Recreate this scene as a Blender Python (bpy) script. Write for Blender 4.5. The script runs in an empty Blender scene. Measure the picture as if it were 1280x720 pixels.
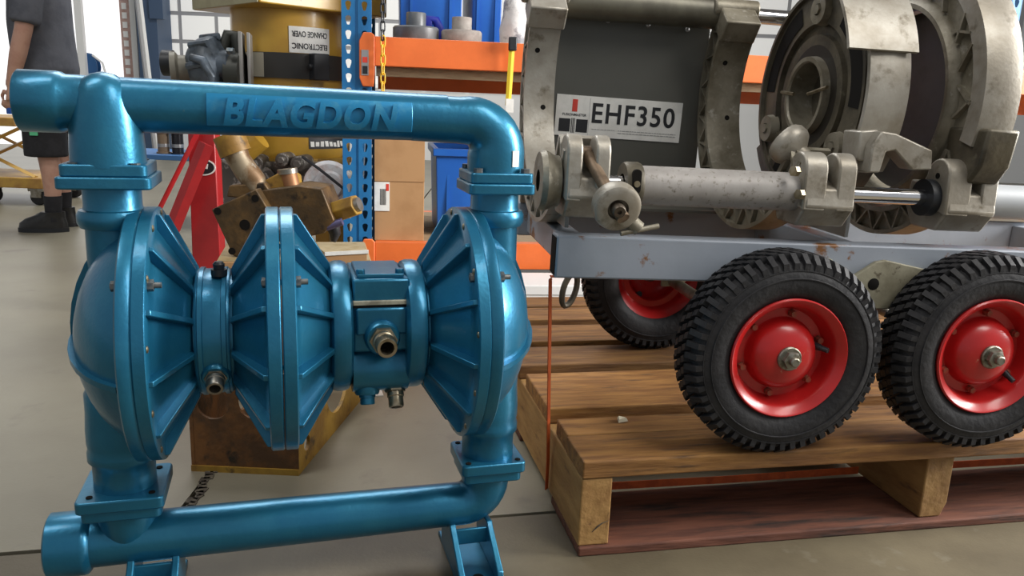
import bpy, math, random
from math import pi, sin, cos, radians as R
from mathutils import Vector as V, Matrix as M, Euler
random.seed(7)
S = bpy.context.scene
C = bpy.context.collection
# ------------------------------------------------------------------ camera
F, PITCH, ROLL, CAMH = 1001.0, .2292, .0393, .827
cd = bpy.data.cameras.new('camera'); cam = bpy.data.objects.new('camera', cd); C.objects.link(cam)
cd.sensor_width = 36; cd.lens = F/1280*36; cd.clip_start = .05; cd.clip_end = 200
fw = V((0, cos(PITCH), -sin(PITCH))); up0 = V((0, sin(PITCH), cos(PITCH))); rt0 = V((1, 0, 0))
rt = rt0*cos(ROLL)+up0*sin(ROLL); up = up0*cos(ROLL)-rt0*sin(ROLL)
cam.matrix_world = M(((rt.x, up.x, -fw.x, 0), (rt.y, up.y, -fw.y, 0), (rt.z, up.z, -fw.z, CAMH), (0, 0, 0, 1)))
S.camera = cam
# ------------------------------------------------------------------ world, light, exposure
w = bpy.data.worlds.new('world'); S.world = w; w.use_nodes = True
w.node_tree.nodes['Background'].inputs[0].default_value = (.93, .96, 1, 1)
w.node_tree.nodes['Background'].inputs[1].default_value = .30
def area(name, loc, target, size, sizey, power, col=(1, 1, 1)):
    l = bpy.data.lights.new(name, 'AREA'); l.shape = 'RECTANGLE'; l.size = size; l.size_y = sizey; l.energy = power; l.color = col
    o = bpy.data.objects.new(name, l); C.objects.link(o); o.location = loc
    o.rotation_euler = (V(target)-V(loc)).to_track_quat('-Z', 'Y').to_euler(); return o
area('roof_light', (2.1, .1, 3.6), (-.1, 1.4, .4), 1.1, 2.2, 62, (1, .97, .92))
area('roof_light', (-2.2, .6, 4.8), (-.4, 1.5, .4), 1.0, 2.6, 62, (1, .98, .95))
area('roof_light', (-1.5, 6.0, 5.2), (-1.5, 6.0, 0), 3.0, 3.0, 190, (1, 1, 1))
area('open_door_light', (4.8, 2.0, 2.1), (-.2, 1.3, .5), 1.8, 2.2, 430, (1, .985, .96))
S.view_settings.view_transform = 'Standard'; S.view_settings.look = 'None'; S.view_settings.gamma = 1
S.view_settings.use_curve_mapping = False; S.view_settings.exposure = .35

# ------------------------------------------------------------------ pixel helpers (direction only; depth is given by what it touches)
def ray(px, py):
    a, b = px-640, py-360; c, s = cos(ROLL), sin(ROLL)
    u = (c*a+s*b)/F; v = (s*a-c*b)/F
    return V((u, cos(PITCH)+v*sin(PITCH), -sin(PITCH)+v*cos(PITCH)))
def atY(px, py, Y):
    d = ray(px, py); return V((0, 0, CAMH))+d*(Y/d.y)
def atZ(px, py, z):
    d = ray(px, py); return V((0, 0, CAMH))+d*((z-CAMH)/d.z)
class Fr:
    def __init__(s, o, yaw, tilt=0):
        s.m = M.Translation(o) @ Euler((0, tilt, yaw)).to_matrix().to_4x4(); s.i = s.m.inverted()
    def atb(s, px, py, b):      # point on the local plane y=b, in local coordinates
        o = s.i @ V((0, 0, CAMH)); d = s.i.to_3x3() @ ray(px, py); return o+d*((b-o.y)/d.y)

# ------------------------------------------------------------------ materials
MATS = {}
def mat(name, col, rough=.5, metal=0., col2=None, scale=8., thr=(.45, .6), col3=None, scale3=30, thr3=(.6, .68), bump=0., bscale=60, stretch=None, emit=None, spec=.5, rnd=0., coat=0.):
    if name in MATS: return MATS[name]
    m = bpy.data.materials.new(name); m.use_nodes = True; MATS[name] = m
    nt = m.node_tree; n = nt.nodes; l = nt.links; bs = n['Principled BSDF']
    bs.inputs['Base Color'].default_value = (*col, 1); bs.inputs['Roughness'].default_value = rough; bs.inputs['Metallic'].default_value = metal
    bs.inputs['Specular IOR Level'].default_value = spec; bs.inputs['Coat Weight'].default_value = coat; bs.inputs['Coat Roughness'].default_value = .15
    if emit: bs.inputs['Emission Color'].default_value = (*emit[0], 1); bs.inputs['Emission Strength'].default_value = emit[1]
    tc = n.new('ShaderNodeTexCoord'); vec = tc.outputs['Object']
    if rnd:
        oi = n.new('ShaderNodeObjectInfo'); ad = n.new('ShaderNodeVectorMath'); ad.operation = 'ADD'
        mu = n.new('ShaderNodeMath'); mu.operation = 'MULTIPLY'; mu.inputs[1].default_value = 37
        l.new(oi.outputs['Random'], mu.inputs[0]); l.new(vec, ad.inputs[0]); l.new(mu.outputs[0], ad.inputs[1]); vec = ad.outputs[0]
    if stretch:
        mp = n.new('ShaderNodeMapping'); mp.inputs['Scale'].default_value = stretch; l.new(vec, mp.inputs['Vector']); vec = mp.outputs[0]
    out = None
    def layer(prev, c2, sc, th):
        no = n.new('ShaderNodeTexNoise'); no.inputs['Scale'].default_value = sc; no.inputs['Detail'].default_value = 6; no.inputs['Roughness'].default_value = .62
        l.new(vec, no.inputs['Vector'])
        mr = n.new('ShaderNodeMapRange'); mr.inputs[1].default_value = th[0]; mr.inputs[2].default_value = th[1]; l.new(no.outputs[0], mr.inputs[0])
        mx = n.new('ShaderNodeMix'); mx.data_type = 'RGBA'; l.new(mr.outputs[0], mx.inputs[0])
        if prev is None: mx.inputs[6].default_value = (*col, 1)
        else: l.new(prev, mx.inputs[6])
        mx.inputs[7].default_value = (*c2, 1); return mx.outputs[2]
    if col2: out = layer(out, col2, scale, thr)
    if col3: out = layer(out, col3, scale3, thr3)
    if rnd and out is not None:
        hs = n.new('ShaderNodeHueSaturation'); mr = n.new('ShaderNodeMapRange'); mr.inputs[3].default_value = 1-rnd*.3; mr.inputs[4].default_value = 1+rnd*.3
        l.new(oi.outputs['Random'], mr.inputs[0]); l.new(mr.outputs[0], hs.inputs['Value']); l.new(out, hs.inputs['Color']); out = hs.outputs[0]
    if out is not None: l.new(out, bs.inputs['Base Color'])
    if bump:
        no = n.new('ShaderNodeTexNoise'); no.inputs['Scale'].default_value = bscale; no.inputs['Detail'].default_value = 4; l.new(vec, no.inputs['Vector'])
        bp = n.new('ShaderNodeBump'); bp.inputs['Strength'].default_value = bump; bp.inputs['Distance'].default_value = .01; l.new(no.outputs[0], bp.inputs['Height']); l.new(bp.outputs[0], bs.inputs['Normal'])
    return m
blue = mat('pump_blue_paint', (.013, .148, .268), .35, .6, (.024, .19, .305), 9, (.4, .7), (.10, .22, .27), 70, (.70, .78), bump=.05, bscale=140, coat=.25)
blue_l = mat('letter_blue_paint', (.012, .20, .40), .36, .4, (.05, .26, .42), 40, (.5, .7), coat=.2)
gap_dark = mat('dark_gap', (.010, .009, .008), .8, spec=.1)
steel = mat('dull_steel', (.35, .33, .29), .38, .9, (.22, .19, .14), 30, (.4, .65))
bolt_m = mat('bolt_zinc', (.09, .12, .14), .42, .7, (.2, .2, .19), 50)
brass = mat('worn_brass_fitting', (.40, .34, .24), .35, .9, (.25, .2, .12), 40)
black_p = mat('black_plastic', (.012, .014, .018), .45)
chrome = mat('chrome', (.8, .8, .82), .12, 1)
rubber = mat('tyre_rubber', (.012, .012, .014), .62, 0, (.026, .025, .026), 14, (.4, .7), bump=.15, bscale=90, spec=.35)
red_rim = mat('red_rim_paint', (.50, .012, .012), .32, 0, (.40, .012, .012), 12, (.4, .7), (.42, .22, .14), 60, (.68, .74), coat=.2)
greyp = mat('grey_frame_paint', (.30, .33, .38), .42, .05, (.26, .29, .33), 6, (.4, .7), (.20, .085, .025), 16, (.60, .66), bump=.03)
greyd = mat('grey_panel_paint', (.088, .088, .076), .38, .1, (.105, .103, .088), 5, (.35, .7))
greys = mat('grey_support_paint', (.33, .325, .30), .45, .1, (.25, .24, .22), 6)
alu = mat('cast_aluminium_dirty', (.26, .235, .18), .46, .35, (.15, .13, .09), 11, (.42, .62), (.42, .40, .35), 35, (.6, .75), bump=.1, bscale=90)
alul = mat('cast_aluminium_bright', (.40, .375, .325), .42, .4, (.27, .24, .19), 9, (.40, .62), (.14, .115, .075), 22, (.57, .72), bump=.05, bscale=120)
alud = mat('cast_aluminium_grimy', (.125, .108, .075), .48, .4, (.06, .052, .038), 12, (.42, .62), (.2, .18, .13), 30, (.62, .75), bump=.1)
tubep = mat('grey_white_tube_paint', (.36, .34, .32), .5, .1, (.27, .25, .23), 10, (.4, .65), (.15, .13, .10), 90, (.56, .68), bump=.03)
olive = mat('bogie_olive', (.30, .28, .20), .6, .1, (.20, .18, .12), 14, (.4, .65), (.10, .08, .05), 45, (.62, .7), bump=.1)
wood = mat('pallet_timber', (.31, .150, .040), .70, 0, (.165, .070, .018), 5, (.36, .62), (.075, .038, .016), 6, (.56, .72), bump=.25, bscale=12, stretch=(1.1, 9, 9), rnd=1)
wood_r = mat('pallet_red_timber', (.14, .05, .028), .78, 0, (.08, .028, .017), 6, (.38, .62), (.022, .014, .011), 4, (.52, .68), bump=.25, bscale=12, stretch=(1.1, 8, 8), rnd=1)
wood_b = mat('pallet_block_timber', (.36, .205, .07), .72, 0, (.25, .13, .04), 6, (.38, .62), (.12, .06, .025), 12, (.62, .74), bump=.25, bscale=14, stretch=(4, 1.0, 4), rnd=1)
strap_m = mat('orange_strap', (.55, .10, .02), .55, 0, (.42, .07, .015), 30)
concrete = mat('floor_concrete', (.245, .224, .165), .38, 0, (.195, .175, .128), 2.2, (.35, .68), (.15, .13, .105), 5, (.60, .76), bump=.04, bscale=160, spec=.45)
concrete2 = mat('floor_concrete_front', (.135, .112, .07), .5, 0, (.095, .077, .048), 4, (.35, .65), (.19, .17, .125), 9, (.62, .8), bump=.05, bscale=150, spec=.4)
crack = mat('joint_dark', (.05, .038, .028), .9, 0, (.12, .1, .07), 40)
rust = mat('rusty_steel', (.09, .045, .02), .6, .3, (.20, .085, .025), 12, (.42, .62), (.03, .022, .014), 18, (.56, .68), bump=.2, bscale=60)
rust_y = mat('worn_yellow_rust', (.38, .22, .03), .5, .1, (.22, .115, .02), 10, (.42, .62), (.06, .035, .015), 16, (.58, .68), bump=.1)
yel = mat('machine_yellow', (.50, .30, .035), .4, 0, (.42, .23, .03), 5, (.35, .65), (.16, .09, .02), 26, (.69, .75), coat=.2)
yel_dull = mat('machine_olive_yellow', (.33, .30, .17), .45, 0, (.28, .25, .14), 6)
brownm = mat('manifold_brown_grime', (.075, .046, .02), .48, .35, (.15, .085, .03), 13, (.45, .62), (.025, .017, .011), 18, (.55, .66), bump=.2, bscale=50)
redp = mat('red_stand_paint', (.36, .016, .018), .4, 0, (.30, .013, .016), 8, coat=.2)
orange = mat('rack_orange', (.75, .16, .035), .42, 0, (.68, .14, .03), 6)
rackblue = mat('rack_blue', (.012, .13, .33), .4, 0, (.015, .16, .38), 7, coat=.15)
shelfw = mat('shelf_chipboard', (.34, .25, .15), .8, 0, (.27, .19, .11), 20, stretch=(1, 6, 6))
card = mat('cardboard', (.42, .235, .105), .8, 0, (.37, .2, .085), 6)
cardd = mat('cardboard_edge', (.26, .14, .06), .85)
bluep = mat('blue_bin_plastic', (.012, .10, .42), .38, 0, (.015, .12, .46), 4)
white = mat('white_sticker', (.78, .77, .73), .5, 0, (.68, .67, .63), 15)
ink = mat('black_ink', (.012, .013, .016), .5)
inkr = mat('red_ink', (.62, .05, .03), .5)
silver = mat('label_silver', (.4, .4, .4), .35, .6)
offwhite = mat('white_paint', (.78, .78, .76), .5)
walltl = mat('translucent_wall_panel', (.75, .75, .72), .6, emit=((1, .985, .95), .25))
walldoor = mat('daylit_white_door', (.8, .8, .8), .6, emit=((1, 1, 1), .72))
steelblue = mat('column_blue_grey', (.05, .085, .15), .5)
mullion = mat('mullion_grey', (.36, .36, .37), .5, .2)
pinkst = mat('perforated_strip', (.48, .33, .29), .6, 0, (.40, .26, .22), 20)
greyplas = mat('grey_pvc', (.09, .095, .10), .4, 0, (.12, .125, .13), 20)
greyconc = mat('dusty_grey_pvc', (.32, .29, .26), .7, 0, (.2, .17, .15), 20, (.4, .65))
shirt_m = mat('charcoal_polo_cloth', (.095, .10, .12), .85, 0, (.075, .08, .098), 12, bump=.2, bscale=30)
shorts_m = mat('black_cloth', (.012, .012, .015), .85, 0, (.02, .02, .024), 14, bump=.2, bscale=30)
skin = mat('skin', (.52, .30, .22), .55, 0, (.48, .26, .19), 20)
leather = mat('black_leather', (.012, .012, .012), .4, 0, (.02, .02, .02), 30)
hairm = mat('brown_hair', (.05, .03, .02), .6)
green_m = mat('green_logo', (.1, .5, .25), .6)

# ------------------------------------------------------------------ mesh builder
class MB:
    def __init__(s): s.v = []; s.f = []; s.mi = []; s.cur = 0
    def add(s, vs, fs, m=None):
        k = len(s.v)
        s.v += [tuple(m @ V(v)) if m else tuple(v) for v in vs]
        s.f += [tuple(i+k for i in f) for f in fs]; s.mi += [s.cur]*len(fs); return s
    def box(s, c, d, rot=None, m=None):
        x, y, z = d[0]/2, d[1]/2, d[2]/2
        T = M.Translation(c) @ (Euler(rot).to_matrix().to_4x4() if rot else M())
        if m: T = m @ T
        return s.add([(-x, -y, -z), (x, -y, -z), (x, y, -z), (-x, y, -z), (-x, -y, z), (x, -y, z), (x, y, z), (-x, y, z)],
                     [(3, 2, 1, 0), (4, 5, 6, 7), (0, 1, 5, 4), (1, 2, 6, 5), (2, 3, 7, 6), (3, 0, 4, 7)], T)
    def bx(s, x0, x1, y0, y1, z0, z1): return s.box(((x0+x1)/2, (y0+y1)/2, (z0+z1)/2), (x1-x0, y1-y0, z1-z0))
    def lathe(s, prof, n=48, m=None, close=False, a0=0, a1=2*pi, ends=True):
        # prof: (x along axis, r); axis = +X of m; angle 0 = +Y, pi/2 = +Z
        full = abs(a1-a0-2*pi) < 1e-6; cols = n if full else n+1
        vs = []; fs = []; k = len(prof)
        for j in range(cols):
            t = a0+(a1-a0)*j/n
            for (x, r) in prof: vs.append((x, r*cos(t), r*sin(t)))
        rows = k if close else k-1
        for j in range(n):
            j2 = (j+1) % cols
            for i in range(rows):
                i2 = (i+1) % k
                fs.append((j*k+i, j*k+i2, j2*k+i2, j2*k+i))
        if not full and close and ends:
            fs.append(tuple(range(k))); fs.append(tuple((cols-1)*k+i for i in reversed(range(k))))
        return s.add(vs, fs, m)
    def tube(s, pts, rad, n=20, cap=True, m=None, sq=None):
        pts = [V(p) for p in pts]; rad = rad if isinstance(rad, (list, tuple)) else [rad]*len(pts)
        vs = []; fs = []; up = None
        for i, p in enumerate(pts):
            t = (pts[min(i+1, len(pts)-1)]-pts[max(i-1, 0)]).normalized()
            if up is None:
                up = V((0, 0, 1)) if abs(t.z) < .9 else V((0, 1, 0))
            x = t.cross(up).normalized(); y = x.cross(t).normalized(); up = y
            for j in range(n):
                a = 2*pi*j/n; q = rad[i]
                rx, ry = (q if isinstance(q, tuple) else (q, q))
                vs.append(p+x*(rx*cos(a))+y*(ry*sin(a)))
        for i in range(len(pts)-1):
            for j in range(n):
                j2 = (j+1) % n; fs.append((i*n+j, i*n+j2, (i+1)*n+j2, (i+1)*n+j))
        if cap: fs.append(tuple(reversed(range(n)))); fs.append(tuple((len(pts)-1)*n+j for j in range(n)))
        return s.add(vs, fs, m)
    def cyl(s, p0, p1, r0, r1=None, n=24, cap=True): return s.tube([p0, p1], [r0, r0 if r1 is None else r1], n, cap)
    def prism(s, poly, axis, t0, t1, m=None):
        # poly in the two other axes (in xyz order), extruded along axis from t0 to t1
        def mk(p, t):
            q = list(p); q.insert(axis, t); return tuple(q)
        k = len(poly); vs = [mk(p, t0) for p in poly]+[mk(p, t1) for p in poly]
        fs = [tuple(range(k)), tuple(reversed(range(k, 2*k)))]+[(i, i+k, (i+1) % k+k, (i+1) % k) for i in range(k)]
        return s.add(vs, fs, m)
    def sphere(s, c, r, n=16, k=10, sc=(1, 1, 1)):
        vs = []; fs = []
        for i in range(k+1):
            t = pi*i/k
            for j in range(n):
                a = 2*pi*j/n; vs.append((c[0]+r*sc[0]*sin(t)*cos(a), c[1]+r*sc[1]*sin(t)*sin(a), c[2]+r*sc[2]*cos(t)))
        for i in range(k):
            for j in range(n):
                j2 = (j+1) % n; fs.append((i*n+j, (i+1)*n+j, (i+1)*n+j2, i*n+j2))
        return s.add(vs, fs)
    def mesh(s, name, mats, smooth=True, ang=38):
        import bmesh
        me = bpy.data.meshes.new(name); me.from_pydata(s.v, [], s.f); me.update()
        bm = bmesh.new(); bm.from_mesh(me); bmesh.ops.remove_doubles(bm, verts=bm.verts, dist=1e-5)
        bmesh.ops.recalc_face_normals(bm, faces=bm.faces)
        bm.to_mesh(me); bm.free()
        if isinstance(mats, (list, tuple)):
            for m in mats: me.materials.append(m)
            if len(me.polygons) == len(s.mi):
                for p, k in zip(me.polygons, s.mi): p.material_index = k
        else: me.materials.append(mats)
        if smooth:
            for p in me.polygons: p.use_smooth = True
            me.set_sharp_from_angle(angle=R(ang))
        return me
    def build(s, name, mats, parent=None, loc=(0, 0, 0), rot=(0, 0, 0), bev=0, smooth=True, ang=38):
        return link(name, s.mesh(name, mats, smooth, ang), parent, loc, rot, bev)
def link(name, me, parent=None, loc=(0, 0, 0), rot=(0, 0, 0), bev=0):
    o = bpy.data.objects.new(name, me); C.objects.link(o); o.location = loc; o.rotation_euler = rot
    if parent is not None: o.parent = parent
    if bev:
        b = o.modifiers.new('bevel', 'BEVEL'); b.width = bev; b.segments = 2; b.limit_method = 'ANGLE'; b.angle_limit = R(35)
    return o
def tag(o, label, cat=None, group=None, kind=None):
    if label: o['label'] = label
    if cat: o['category'] = cat
    if group: o['group'] = group
    if kind: o['kind'] = kind
    return o
def thing(name, label, cat, loc, rot=(0, 0, 0), group=None):
    o = bpy.data.objects.new(name, None); C.objects.link(o); o.location = loc; o.rotation_euler = rot; o.empty_display_size = .05
    return tag(o, label, cat, group)
def struct(o): o['kind'] = 'structure'; return o
def text_mesh(txt, size, depth, mt, shear=0, offset=0, spacing=1.0):
    cu = bpy.data.curves.new('lettering', 'FONT'); cu.body = txt; cu.size = size; cu.extrude = depth; cu.shear = shear; cu.offset = offset
    cu.space_character = spacing; cu.align_x = 'CENTER'; cu.align_y = 'CENTER'; cu.resolution_u = 4
    o = bpy.data.objects.new('lettering', cu); C.objects.link(o); bpy.context.view_layer.update()
    me = bpy.data.meshes.new_from_object(o); bpy.data.objects.remove(o); bpy.data.curves.remove(cu)
    me.materials.clear(); me.materials.append(mt); me.name = 'lettering'; return me
def hexnut(mb, p, d, r, h):
    p = V(p); d = V(d).normalized(); mb.tube([p, p+d*h], r, 6)
AX = lambda p, d: M.Translation(p) @ V(d).to_track_quat('X', 'Z').to_matrix().to_4x4()
# ================================================================== SETTING
# floor: three cast slabs over a dark joint filler
fl = struct(MB().bx(-12, 9, -3, 12.2, -.08, -.012).build('floor', crack))
J0, J1 = V((-.899, 1.283)), V((.101, 1.514)); sl = (J1.y-J0.y)/(J1.x-J0.x)
jy = lambda x: J0.y+(x-J0.x)*sl
XJ = -.645
g = .006
def slab(poly, mt): return MB().prism(poly, 2, -.0115, 0).build('slab', mt, fl, smooth=False)
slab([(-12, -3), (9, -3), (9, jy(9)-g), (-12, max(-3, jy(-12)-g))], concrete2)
slab([(XJ+g, jy(XJ)+g), (9, jy(9)+g), (9, 12.2), (XJ-.25, 12.2)], concrete)
slab([(-12, jy(-12)+g), (XJ-g, jy(XJ)+g), (XJ-.25-2*g, 12.2), (-12, 12.2)], concrete)
ck = MB()
random.seed(3)
p0 = V((-.652, 1.60)); 
for k in range(16):
    t = k/15; x = -.655+.02*t+random.uniform(-.006, .006); y = 1.70-.23*t
    ck.box((x, y, .0012), (random.uniform(.010, .022), .022, .0024), (0, 0, random.uniform(-.5, .5)))
ck.build('joint_debris', crack, fl, smooth=False)
struct(MB().bx(-12, 9, -3, 12.2, 6.9, 7.05).build('ceiling', mat('ceiling_sheet', (.30, .30, .31), .7)))
# back wall with translucent sheeting between rails
YW = 11.0
wl = struct(MB().bx(-12, 9, YW, YW+.15, 0, 7).build('wall_back', offwhite))
def wpx(x0, x1, y0, y1, Y):      # rectangle on the wall from pixels
    a = atY(x0, y1, Y); b = atY(x1, y0, Y); return a.x, b.x, a.z, b.z
# daylit white sliding door at the far left
x0, x1, z0, z1 = wpx(60, 157, -120, 170, YW-.02)
d1 = struct(MB().bx(x0-4.5, x1, YW-.06, YW-.005, 0, 6.2).build('door_1', walldoor))
# grid of translucent panes right of the column
win = struct(MB().bx(atY(205, 0, YW).x, 6.5, YW-.03, YW-.004, 1.0, 6.4).build('window_1', mullion))
gx = [atY(x, 60, YW).x for x in (205, 228, 273, 322, 372, 424, 476, 530, 585, 640, 700, 760, 830, 900, 980, 1060, 1150, 1240)]
gz = [1.02, 1.72, 2.32, 2.92, 3.6, 4.3, 5.0]
zr = [atY(230, y, YW).z for y in (98, 52, 17)]
gz = [1.02, zr[0], zr[1], zr[2], zr[2]+.75, zr[2]+1.5]
paneme = None
for i in range(len(gx)-1):
    for j in range(len(gz)-1):
        cx, cz = (gx[i]+gx[i+1])/2, (gz[j]+gz[j+1])/2; dx, dz = gx[i+1]-gx[i]-.05, gz[j+1]-gz[j]-.05
        MB().box((0, 0, 0), (dx, .02, dz)).build('pane', walltl, win, (cx, YW-.032, cz), smooth=False)
# blue steel column with a knee bracket
t1 = struct(MB().bx(atY(178, 0, YW-.3).x, atY(203, 0, YW-.3).x, YW-.5, YW-.08, 0, 6.5).build('trim_1', steelblue))
MB().bx(atY(192, 0, YW-.4).x, atY(209, 0, YW-.4).x, YW-.55, YW-.45, atY(200, 24, YW-.5).z, 4).build('bracket', steelblue, t1)
# perforated post, white post
x0, x1 = atY(153, 40, YW-.2).x, atY(165, 40, YW-.2).x
t2 = struct(MB().bx(x0, x1, YW-.24, YW-.10, 0, 6).build('trim_2', pinkst))
hz = MB().box((0, 0, 0), ((x1-x0)*.48, .012, .075)).mesh('slot', offwhite)
for k in range(26): link('slot', hz, t2, ((x0+x1)/2, YW-.243, .9+k*.115))
x0, x1 = atY(166, 40, YW-.2).x, atY(173, 40, YW-.2).x
struct(MB().bx(x0, x1, YW-.26, YW-.10, 0, 6).build('trim_3', offwhite))
# two slats leaning against the column
for k, (xa, xb, y) in enumerate(((171, 183, YW-.7), (175, 187, YW-.85))):
    a = atY(xa, 0, y); b = atY(xb, 100, y); d = (b-a); t = -b.z/d.z
    o = MB().tube([a-d*1.2, b+d*(t-.002)], [(.028, .02)]*2, 4).build('leaning_rail', offwhite if k else mullion, smooth=False)
    tag(o, ('grey', 'white')[k]+' metal rail leaning against the blue steel column', 'rail')

# ================================================================== BLUE DIAPHRAGM PUMP
ZC = .452
pump = thing('diaphragm_pump', 'blue painted double diaphragm pump with raised maker name on its top pipe', 'pump', (-.3253, 1.272, 0), (0, 0, .288))
XA = M.Translation((0, 0, ZC))
def vlathe(mb, prof, x, y=0, n=40):     # prof: (z, r)
    mb.lathe(prof, n, M(((0, 1, 0, x), (0, 0, 1, y), (1, 0, 0, 0), (0, 0, 0, 1))))
def rrect(cx, cy, hx, hy, r, n=4):
    out = []
    for (sx, sy, a0) in ((1, 1, 0), (-1, 1, 90), (-1, -1, 180), (1, -1, 270)):
        for k in range(n+1):
            a = R(a0+90*k/n); out.append((cx+sx*(hx-r)+r*cos(a), cy+sy*(hy-r)+r*sin(a)))
    return out
AL, AR = -.288, .302        # valve column positions
# --- top manifold
tm = MB()
tm.lathe([(-.385, .033), (-.398, .034), (-.400, .040), (-.397, .0435), (-.350, .0435), (-.343, .0425), (-.338, .0395), (-.30, .0395), (.0, .0385), (.215, .037)], 48, M.Translation((0, 0, .7975)) @ Euler((0, .009, 0)).to_matrix().to_4x4())
arc = [(.16, .795, .037), (.235, .793, .0375)]+[(.252+.05*sin(R(k*11.25)), .743+.05*cos(R(k*11.25)), .039+.0085*k/8) for k in range(9)]+[(AR, .735, .0475), (AR, .712, .0475)]
tm.tube([(a, 0, z) for a, z, r in arc], [r for a, z, r in arc], 48)
vlathe(tm, [(.712, .0515), (.735, .051), (.760, .0495), (.785, .047), (.805, .0435), (.822, .038), (.834, .029), (.842, .017), (.846, 0)], AL, -.007)
top = tm.build('top_manifold', blue, pump, ang=50)
npl = MB(); npl.lathe([(-.148, .030), (-.148, .0412), (.155, .0400), (.155, .030)], 12, M.Translation((0, 0, .7962)) @ Euler((0, .009, 0)).to_matrix().to_4x4(), a0=R(180-36), a1=R(180+33))
npl.build('name_plate', blue_l, top, bev=.001)
lm = text_mesh('BLAGDON', .046, .0030, blue_l, shear=.22, offset=.0018, spacing=1.12)
bxs = [v.co.x for v in lm.vertices]; sx = .258/(max(bxs)-min(bxs)); cx = (max(bxs)+min(bxs))/2
ys = [v.co.y for v in lm.vertices]; cy = (max(ys)+min(ys))/2; syy = .040/(max(ys)-min(ys))
import bmesh
bm = bmesh.new(); bm.from_mesh(lm); bmesh.ops.triangulate(bm, faces=bm.faces)
for _ in range(5):
    el = [e for e in bm.edges if e.calc_length() > .005]
    if not el: break
    bmesh.ops.subdivide_edges(bm, edges=el, cuts=1); bmesh.ops.triangulate(bm, faces=bm.faces)
bm.to_mesh(lm); bm.free()
for v in lm.vertices:
    a = (v.co.x-cx)*sx+.004; t = (v.co.y-cy)*syy/.041; rr = .0412+.0022+v.co.z
    v.co = (a, -rr*cos(t), .7962-.009*a+rr*sin(t))
link('lettering', lm, top)
MB().box((AR+.0475*cos(R(-62)), .0475*sin(R(-62)), .735), (.014, .0015, .026), (0, 0, R(28))).build('sticker', white, top)
# --- bottom manifold
b_ = MB(); zb = .103
b_.lathe([(-.40, .040), (-.416, .041), (-.419, .047), (-.416, .0515), (-.366, .0515), (-.360, .050), (-.354, .0415), (.0, .0405), (.22, .039)], 48, M.Translation((0, 0, zb)))
arc = [(.16, zb, .039), (.235, zb, .039)]+[(.255+.047*sin(R(k*11.25)), zb+.047-.047*cos(R(k*11.25)), .039+.004*k/8) for k in range(9)]+[(AR, .168, .044)]
b_.tube([(a, 0, z) for a, z, r in arc], [r for a, z, r in arc], 48)
vlathe(b_, [(.170, .047), (.155, .0465), (.13, .044), (.10, .036), (.075, .02), (.068, 0)], AL-.012)
bot = b_.build('bottom_manifold', blue, pump, ang=50)
for fa in (-.262, .270):
    f_ = MB()
    f_.box((fa, -.025, .004), (.078, .20, .008))
    for s in (-1, 1):
        f_.prism([(.04, .008), (.045, .07), (-.032, .080), (-.04, .072), (-.118, .028), (-.125, .008)], 0, fa+s*.034-.0055, fa+s*.034+.0055)
    f_.box((fa, -.034, .055), (.066, .006, .03))
    f_.build('foot', blue, bot, bev=.002)
    MB().cyl((fa, -.095, .0078), (fa, -.095, .0092), .010, n=20).build('bolt_hole', gap_dark, bot)
# --- flanges on the valve columns
def flange(x, z0, z1, h, rot=0):
    mb = MB(); mb.prism(rrect(0, 0, h, h, .010), 2, z0, z1)
    return mb.build('flange', blue, pump, (x, 0, 0), (0, 0, rot), bev=.0025)
zu = {0: .6995, 1: .6945}
for k, x in ((0, AL), (1, AR)):
    flange(x, zu[k], zu[k]+.0175, .0575 if k == 0 else .053); flange(x, zu[k]-.0175, zu[k], .063 if k == 0 else .056)
    xl = x-(.012 if k == 0 else -.002)
    flange(xl, .182, .202, .064 if k == 0 else .058); flange(xl, .164, .182, .058 if k == 0 else .052)
nut = MB().tube([(0, 0, 0), (0, 0, .007)], .008, 6).mesh('nut', bolt_m); dot = MB().cyl((0, 0, 0), (0, 0, .0015), .005, n=12).mesh('bolt_hole', gap_dark)
for x, z in ((AL-.012, .202), (AR+.002, .202)):
    for sx in (-1, 1):
        for sy in (-1, 1): link('bolt_hole', dot, pump, (x+sx*.045, sy*.045, z))
for x in (AL, AR):
    for sy in (-1, 1): link('nut', nut, pump, (x+.04, sy*.042, .712)); link('nut', nut, pump, (x-.04, sy*.042, .712))
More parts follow.
